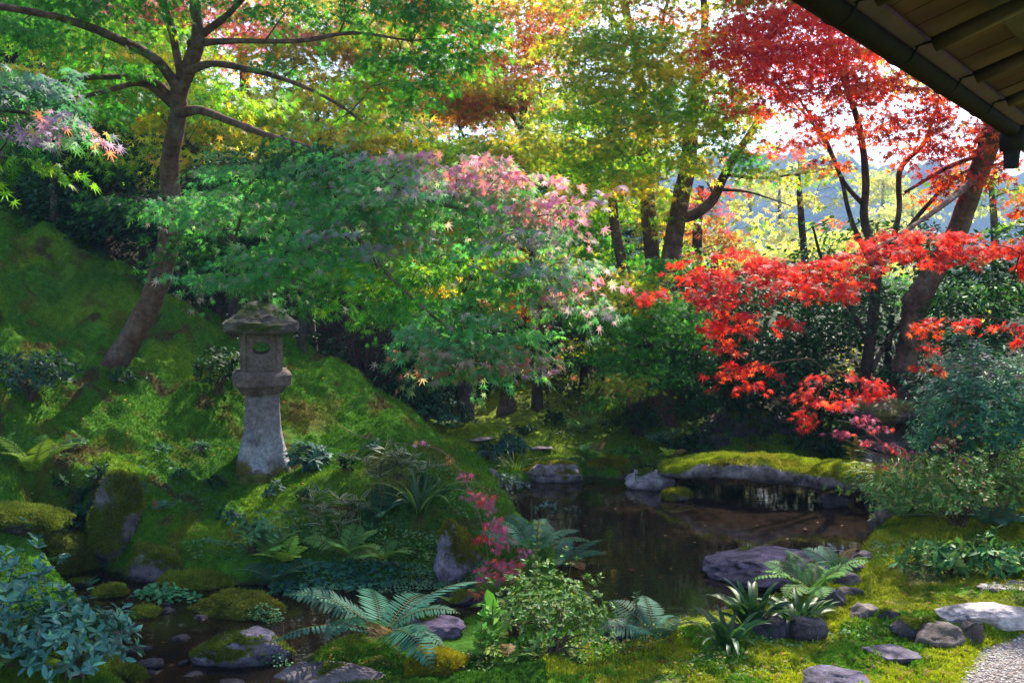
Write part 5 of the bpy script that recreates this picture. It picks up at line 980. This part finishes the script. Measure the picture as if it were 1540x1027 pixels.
shrub('leafy azalea with small pale-tipped leaves in the middle foreground', gp(835, 988), .40, .36, .56, 330, .034, [(.08,.2,.05,3),(.14,.28,.06,2),(.28,.34,.1,1)], 3, T_S, nl=6)
shrub('low dark azalea filling in behind the young sapling', gp(775, 960), .34, .3, .38, 120, .04, AZ, 4, T_S, nl=6)
shrub('wide low azalea with rusty tips on the right bank', gp(1440, 800), .95, .6, .74, 1000, .038, AZR, 5, T_S, nl=6)
shrub('second azalea mass cut by the right edge of the picture', gp(1560, 790), .7, .6, .72, 560, .038, AZR, 6, T_S, nl=6)
NAN = [(.07,.25,.13,3),(.05,.18,.13,3),(.13,.34,.15,1.6)]
shrub('tall blue-green nandina at the right edge', P(1500, 700, 10.4)*A(1,1,0)+A(0,0,.3), .9, .6, 1.75, 900, .085, NAN, 7, T_N, nl=8, tilt=.1)
shrub('dusky purple-grey nandina top behind the blue-green one', P(1440, 690, 11.3)*A(1,1,0)+A(0,0,.3), .55, .4, 1.72, 340, .09, [(.07,.09,.10,3),(.12,.11,.15,2),(.04,.08,.05,1)], 8, T_N, nl=8, tilt=-.1)
shrub('lower left nandina shoots next to the wide-roofed lantern', P(1425, 700, 10.9)*A(1,1,0)+A(0,0,.25), .5, .4, .85, 300, .07, NAN, 9, T_N, nl=8)
shrub('mahonia-like plant with jagged pale-edged leaves on the moss lawn', gp(1432, 865), .42, .3, .26, 60, .09, [(.09,.26,.08,3),(.2,.33,.08,1),(.05,.16,.06,2)], 10, T_L, nl=7)
shrub('second jagged-leaved plant beside it at the right edge', gp(1510, 868), .4, .3, .30, 60, .09, [(.07,.22,.07,3),(.3,.36,.08,1),(.04,.14,.06,2)], 11, T_L, nl=7)
shrub('round dark plant with drooping blue-green leaves hanging over the pond', gp(893, 865)+A(0,0,.06), .24, .18, .24, 46, .10, [(.03,.11,.12,3),(.04,.13,.13,2)], 12, T_N, nl=9, tilt=.2)
shrub('dark rosette-leaved plant right of the tall lantern post', gp(462, 718), .22, .2, .3, 34, .12, RH, 13, T_N, nl=9, tilt=.2)
shrub('dark glossy shrub behind the tall lantern at left', gp(330, 608), .36, .3, .55, 110, .07, EVER, 14, T_L, nl=6)
shrub('dark bluish shrub on the slope left of the leaning trunk', gp(45, 612), .55, .4, .55, 170, .07, [(.02,.07,.045,3),(.03,.09,.06,2)], 15, T_L, nl=6)
shrub('small dark plant at the foot of the leaning trunk', gp(178, 592), .22, .18, .2, 34, .06, EVER, 16, T_L, nl=6)
shrub('round dark shrub beside the garden path', gp(768, 690), .30, .26, .36, 90, .09, RH, 17, T_N, nl=8)
shrub('smaller dark shrub touching the round one by the path', gp(738, 690), .22, .2, .24, 46, .08, RH, 18, T_N, nl=8)
shrub('low plant on the far moss slope in front of the brown rock', gp(836, 645), .2, .18, .24, 40, .08, EVER, 19, T_N, nl=8)
shrub('small dark plant furthest up the far moss slope', gp(790, 655), .14, .14, .16, 22, .07, EVER, 20, T_N, nl=8)
shrub('tiny blue-green shoot plant left of the flat pond-edge rock', gp(765, 745)+A(0,0,.03), .26, .2, .26, 30, .06, [(.12,.2,.18,2),(.2,.25,.27,1)], 21, T_S, nl=6)
shrub('leaning shrub with small grey-blue leaves over the pond behind the ferns', gp(835, 815), .30, .24, .52, 70, .055, [(.07,.16,.12,3),(.12,.2,.18,2)], 22, T_S, nl=6)
shrub('dark shrub behind the mound at the far end of the path', P(640, 650, 13.6)*A(1,1,0)+A(0,0,.3), .8, .5, .75, 260, .065, BLUEG, 23, T_S, nl=7)
shrub('bluish shade shrub left of the far moss slope', P(560, 640, 13.9)*A(1,1,0)+A(0,0,.5), .8, .5, .85, 240, .065, BLUEG, 24, T_S, nl=7)
shrub('low leafy plant by the tall square boulder', gp(118, 800), .2, .16, .26, 44, .07, [(.04,.13,.07,3)], 25, T_R, nl=6)
shrub('dark undergrowth plant behind the moss bridge, left of the boulders', gp(1040, 690), .4, .3, .45, 110, .08, EVER, 26, T_N, nl=8)
shrub('dark undergrowth plant behind the moss bridge, near the yellow drooping leaves', gp(1235, 685), .45, .3, .42, 110, .08, EVER, 27, T_N, nl=8)
shrub('shaded leafy plant behind the pale flat-topped rock', gp(960, 655), .5, .3, .45, 120, .08, EVER, 28, T_N, nl=8)
shrub('dark plant under the low green maple on the far bank', gp(1080, 640), .6, .35, .6, 140, .08, EVER, 29, T_N, nl=8)
shrub('shade plant climbing the bank left of the slender red maple foot', gp(1200, 640), .6, .35, .6, 140, .08, EVER, 30, T_N, nl=8)
shrub('shade plant behind the wide-roofed lantern', P(1400, 640, 12.9)*A(1,1,0)+A(0,0,.2), .6, .35, .8, 150, .08, EVER, 31, T_N, nl=8)
shrub('added golden-leaved shrub in the dark gap behind the moss bridge', P(1262, 640, 15.2)*A(1,1,0)+A(0,0,.2), .55, .4, 1.3, 300, .07, [(.45,.36,.04,2),(.3,.3,.04,2),(.12,.2,.03,2)], 34, T_S, nl=7, mat=M_maple)  # added to give the water under the bridge a golden reflection
shrub('added tall dark shrub behind the moss bridge, left of the golden-leaved one', P(1140, 640, 15.4)*A(1,1,0)+A(0,0,.2), .9, .4, 1.6, 420, .08, EVER, 35, T_S, nl=7)  # added to block the white reflection under the bridge
shrub('added tall dark shrub behind the moss bridge, right of the golden-leaved one', P(1345, 640, 15.4)*A(1,1,0)+A(0,0,.2), .7, .4, 1.6, 360, .08, EVER, 36, T_S, nl=7)  # added, like the left one, to darken the reflection under the bridge
shrub('small leafy plant between the two path stones and the water', gp(940, 690), .3, .2, .18, 60, .05, GREEN, 32, T_S, nl=6)
shrub('small broad-leaved plant on the bank of the big moss swell', gp(385, 830), .2, .16, .34, 34, .09, [(.07,.2,.08,3)], 33, T_L, nl=6)
cover('mixed low herbs along the foot of the mound', [(330,830,.3,.15,.15),(440,815,.35,.2,.2),(560,800,.4,.2,.2),(630,825,.35,.2,.2),(700,770,.3,.3,.15),(160,840,.2,.1,.1)], 1900, .03, [(.06,.19,.07,3),(.10,.25,.06,2),(.04,.13,.06,2)], 10, 'creeper', h=.09)
cover('small herbs creeping between the stones of the near right bank', [(1230,960,.3,.12,.3),(1150,975,.3,.12,.3),(1320,955,.35,.12,.2),(1080,1000,.3,.15,.2)], 700, .024, [(.08,.22,.05,3),(.16,.28,.06,1)], 11, 'creeper', h=.05)
r = np.random.default_rng(123)
for i, (px, py) in enumerate([(150,715),(205,745),(270,730),(330,745),(300,690),(110,670),(455,770),(350,790),(240,690),(520,720),(560,690),(640,740),(90,735),(410,760)]):
    shrub('small dark-leaved herb growing singly in the moss of the left bank', gp(px, py), .10, .10, .14, 12, .065, [EVER, RH, [(.04,.14,.06,3)]][i % 3], 200+i, [T_N, T_L][i % 2], name='herb', cat='herb', nl=7, stems=4, group='herbs in the moss of the left bank')
# saplings
def sapling(label, p, h, n, ls, pal, seed, T=T_L, lean=0., whorl=6, name='sapling', c=(.16,.09,.05)):
    r = np.random.default_rng(seed); p = np.array(p); root = empty(name, p, label, 'sapling'); sb = MB(); lb_ = MB(); tp = p+A(lean, 0, h)
    pts = [p-A(0, 0, .03), p+(tp-p)*.5+A(-.01, 0, 0), tp]; tube(sb, pts, [.006, .005, .003], 6, 4, c); q = cr(pts, 6); 
    for k in range(n):
        b = q[int((.25+.75*k/n)*(len(q)-1))]; a = rdir(whorl, r)*A(1, 1, .3)+A(0, 0, .5); inst(lb_, T, np.tile(b, (whorl, 1))+r.normal(size=(whorl, 3))*.004, a, A(0, 0, 1)+r.normal(size=(whorl, 3))*.3, ls*r.uniform(.7, 1.1, whorl), pick(pal, whorl, r=r))
    sb.build('stem', M_twig, root); lb_.build('foliage', M_fern, root, smooth=True)
sapling('thin reddish upright shoot with small pale leaves beside the pink maple leaves', gp(806, 905), .62, 24, .05, [(.25,.38,.12,3),(.4,.42,.2,1)], 1, T_S, .02)
sapling('young sapling with a few broad bright green leaves', gp(742, 985), .34, 5, .11, [(.12,.34,.04,3),(.2,.42,.06,2)], 2, T_R)
sapling('slim sapling left of the large azalea', gp(725, 1000), .26, 4, .08, [(.12,.32,.05,3)], 3, T_R)
sapling('slim stem rising above the near dome rock', gp(958, 962), .32, 9, .035, [(.06,.15,.06,3)], 4, T_S)
sapling('tall thin twig with drooping yellow leaves behind the moss bridge', P(1285, 712, 12.2), .42, 5, .16, [(.5,.38,.04,3)], 5, T_L)
# pink maple twigs and dwarf maple
def twig_maple(name, label, lines, clusters, ls, seed, cat='maple branch', pal=MAGEN):
    r = np.random.default_rng(seed); L0 = [np.array([P(*q[:3]) for q in l]) for l in lines]; root = empty(name, L0[0][0], label, cat); sb = MB(); lb_ = MB()
    for l, q in zip(lines, L0): tube(sb, q, [w_[3] for w_ in l], 6, 5, (.20,.10,.08), cap=True)
    for px, py, rx, ry, Yb, n, pl in clusters:
        c = P(px, py, Yb); s = Yb/F; pos = c+rdir(n, r)*r.uniform(0, 1, (n, 1))**.5*A(rx*s, .10, ry*s); a = rdir(n, r)*A(1, .8, .4)+A(0, -.1, -.55); inst(lb_, T_M7, pos, a, A(0, -.6, .7)+r.normal(size=(n, 3))*.45, ls*r.uniform(.6, 1.1, n), pick(pl, n, r=r))
        for k in range(3): e_ = c+rdir(1, r)[0]*A(rx*s, .1, ry*s)*.8; tube(sb, [c, e_], [.0025, .001], 3, 1, (.2,.1,.08), cap=False, smooth=False)
    sb.build('twigs', M_twig, root); lb_.build('leaves', M_maple, root, smooth=False)
twig_maple('maple_branch', 'long thin maple branch with pink star leaves trailing from the mound down to the water', 
 [[(510,640,9.6,.004),(545,657,9.2,.004),(600,667,8.7,.0038),(650,672,8.2,.0036),(680,692,7.9,.0034),(705,735,7.7,.0034),(725,790,7.5,.003),(735,850,7.4,.0024),(735,890,7.4,.0015)],[(705,735,7.7,.003),(735,770,7.5,.002),(760,820,7.4,.0015)],[(725,790,7.5,.002),(770,820,7.4,.0014),(790,850,7.3,.001)]],
 [(632,667,14,5,8.3,6,PINK),(672,690,8,6,8,4,[(.5,.25,.1,1)]),(700,715,12,10,7.8,8,MAGEN),(706,742,14,10,7.7,9,MAGEN),(735,760,20,14,7.5,20,MAGEN),(745,790,22,14,7.5,22,MAGEN),(728,810,18,12,7.5,16,SCAR),(755,820,26,14,7.4,24,MAGEN),(745,850,30,14,7.4,28,MAGEN),(775,855,20,12,7.3,12,MAGEN),(790,830,12,8,7.3,7,MAGEN),(722,868,18,12,7.4,14,MAGEN),(715,890,18,8,7.4,9,[(.5,.12,.08,2),(.55,.2,.12,1)]),(750,870,24,12,7.4,16,MAGEN),(725,740,16,14,7.6,14,MAGEN)], .062, 1)
twig_maple('dwarf_maple', 'small magenta-leaved maple in front of the wide-roofed lantern', 
 [[(1358,735,10.9,.016),(1352,705,10.9,.013),(1330,670,10.9,.010),(1290,640,10.9,.006),(1255,630,10.9,.003)],[(1352,705,10.9,.01),(1385,690,10.9,.007),(1420,680,10.8,.004)],[(1340,690,10.9,.008),(1300,675,10.9,.005),(1260,655,10.9,.003)],[(1352,715,10.8,.006),(1345,700,10.5,.004)]],
 [(1275,612,18,8,10.9,20,MAGEN),(1300,632,24,10,10.9,34,MAGEN),(1265,652,28,5,10.9,26,MAGEN),(1320,645,22,6,10.9,22,MAGEN),(1340,672,26,7,10.9,26,MAGEN),(1372,682,30,6,10.8,34,MAGEN),(1335,706,30,8,10.7,46,MAGEN),(1350,714,24,6,10.6,26,SCAR),(1400,684,20,6,10.8,20,MAGEN),(1310,665,20,6,10.9,18,MAGEN)], .065, 2, 'dwarf maple')
twig_maple('maple_seedling', 'pinkish orange maple seedling in front of the blue-green nandina',
 [[(1440,745,10,.007),(1438,710,10,.006),(1434,670,10,.005),(1430,630,10,.003)],[(1438,700,10,.004),(1460,685,9.9,.003)],[(1434,670,10,.004),(1410,660,10,.002)]],
 [(1430,665,20,14,10,22,[(.5,.14,.12,2),(.5,.25,.14,1)]),(1445,690,18,10,10,18,MAGEN),(1412,668,14,8,10,10,MAGEN),(1440,635,12,10,10,8,[(.55,.16,.08,1)]),(1445,705,14,6,9.9,8,MAGEN)], .055, 3, 'maple seedling')
# creeping cover
cover('dense bluish ivy on the stream bank behind the large fern', [(470,878,.42,.22,.6),(560,868,.4,.2,.4)], 1500, .045, [(.04,.15,.12,3),(.05,.18,.07,2)], 1)
cover('small-leaved pale creeper around the foot of the upright pointed rock', [(625,880,.32,.2,.6),(700,872,.28,.18,.4)], 1500, .022, [(.08,.2,.1,3),(.12,.24,.14,1)], 2, 'creeper')
cover('bright ivy cluster over the stones in the middle of the stream', [(240,910,.2,.12,.6),(265,918,.18,.1,.4)], 230, .05, [(.07,.26,.10,3),(.05,.18,.08,1)], 3, h=.10)
cover('patches of tiny creeping leaves on the moss dome and pale-rimmed slab', [(395,945,.16,.1,.5),(395,1012,.2,.08,.5)], 500, .022, [(.06,.2,.09,3)], 4, 'creeper', h=.12)
cover('low green creeper on the far bank between rocks and path', [(690,730,.7,.3,.3),(960,700,.9,.3,.4),(860,695,.5,.3,.3)], 2600, .03, [(.09,.2,.04,3),(.05,.14,.04,2)], 5, 'creeper')
cover('scattered small leaves in the moss of the left slope', [(250,720,.5,.25,.2),(300,770,.4,.2,.2),(60,700,.6,.3,.25),(140,760,.5,.3,.15),(430,800,.4,.2,.2)], 900, .035, [(.04,.14,.06,3),(.08,.2,.06,1)], 6, 'creeper')
cover('leaf litter and tiny herbs at the foot of the azalea', [(900,975,.6,.2,.5),(700,1000,.5,.2,.3),(1080,1010,.5,.2,.2)], 1500, .022, [(.10,.22,.05,3),(.3,.2,.05,1),(.25,.3,.05,1)], 7, 'creeper')
cover('dark shade herbs on the far forest floor', [(1000,660,2.2,.8,.4),(1250,670,1.6,.8,.3),(880,620,1.6,.9,.3)], 3600, .05, EVER, 8, 'shade_herbs', T=T_L, h=.12)
cover('herbs and seedlings on the right bank below the azaleas', [(1400,830,.7,.25,.5),(1480,850,.7,.3,.5)], 1300, .032, [(.08,.22,.06,3),(.15,.28,.06,1)], 9, 'creeper')
# fallen leaves
r = np.random.default_rng(77)
def fallen(label, px, py, z, c, ls, group):
    g = G0(px, py, z) if z is not None else None
    if g is None: q = gp(px, py)+A(0, 0, .018)
    else: q = A(g[0], g[1], z+.004)
    mb = MB(); a = r.uniform(0, 6.28); inst(mb, T_M7, q[None], A(math.cos(a), math.sin(a), r.uniform(-.1, .1))[None], A(0, 0, 1)[None]+r.normal(size=(1, 3))*.12, np.array([ls]), A(*c)[None]); tag(mb.build('fallen_leaf', M_maple, smooth=False, origin=q), label, 'leaf', group)
fallen('bright pink-red leaf floating alone in the near part of the pond', 951, 856, 0, (.6,.04,.08), .055, 'leaves floating on the pond')
for px, py in [(965,865),(992,868),(985,838),(968,820),(925,892),(1000,805),(1138,790),(1160,800),(1185,810),(1095,812),(1210,795),(1020,930),(868,872),(1120,830),(905,745),(880,735),(1010,855),(1060,790),(940,900),(1080,850),(1100,900),(975,930),(880,790),(925,765),(1045,815),(1150,825),(1230,785),(1265,790),(1020,775),(910,830),(985,905),(950,750),(1190,780)]:
    fallen('small brownish leaf floating on the dark pond', px, py, 0, A(.35,.16,.10)*r.uniform(.6, 1.3), .032, 'leaves floating on the pond')
for px, py in [(245,966),(215,905),(160,890),(290,900),(700,905),(520,890),(260,1000),(225,955)]:
    fallen('reddish leaf lying in the stream', px, py, .01, A(.3,.08,.05)*r.uniform(.6, 1.3), .04, 'leaves in the stream')
for px, py in [(140,395),(180,400),(275,640),(230,680),(440,745),(345,690),(300,740),(500,720),(620,760),(1000,1000),(1100,985),(980,1010),(880,1010),(1370,870),(1440,880),(1340,860),(1400,900),(810,640),(830,630),(700,690),(900,1000)]:
    fallen('fallen orange-brown leaf resting on the moss', px, py, None, A(.45,.2,.06)*r.uniform(.6, 1.2), .035, 'fallen leaves on the moss')
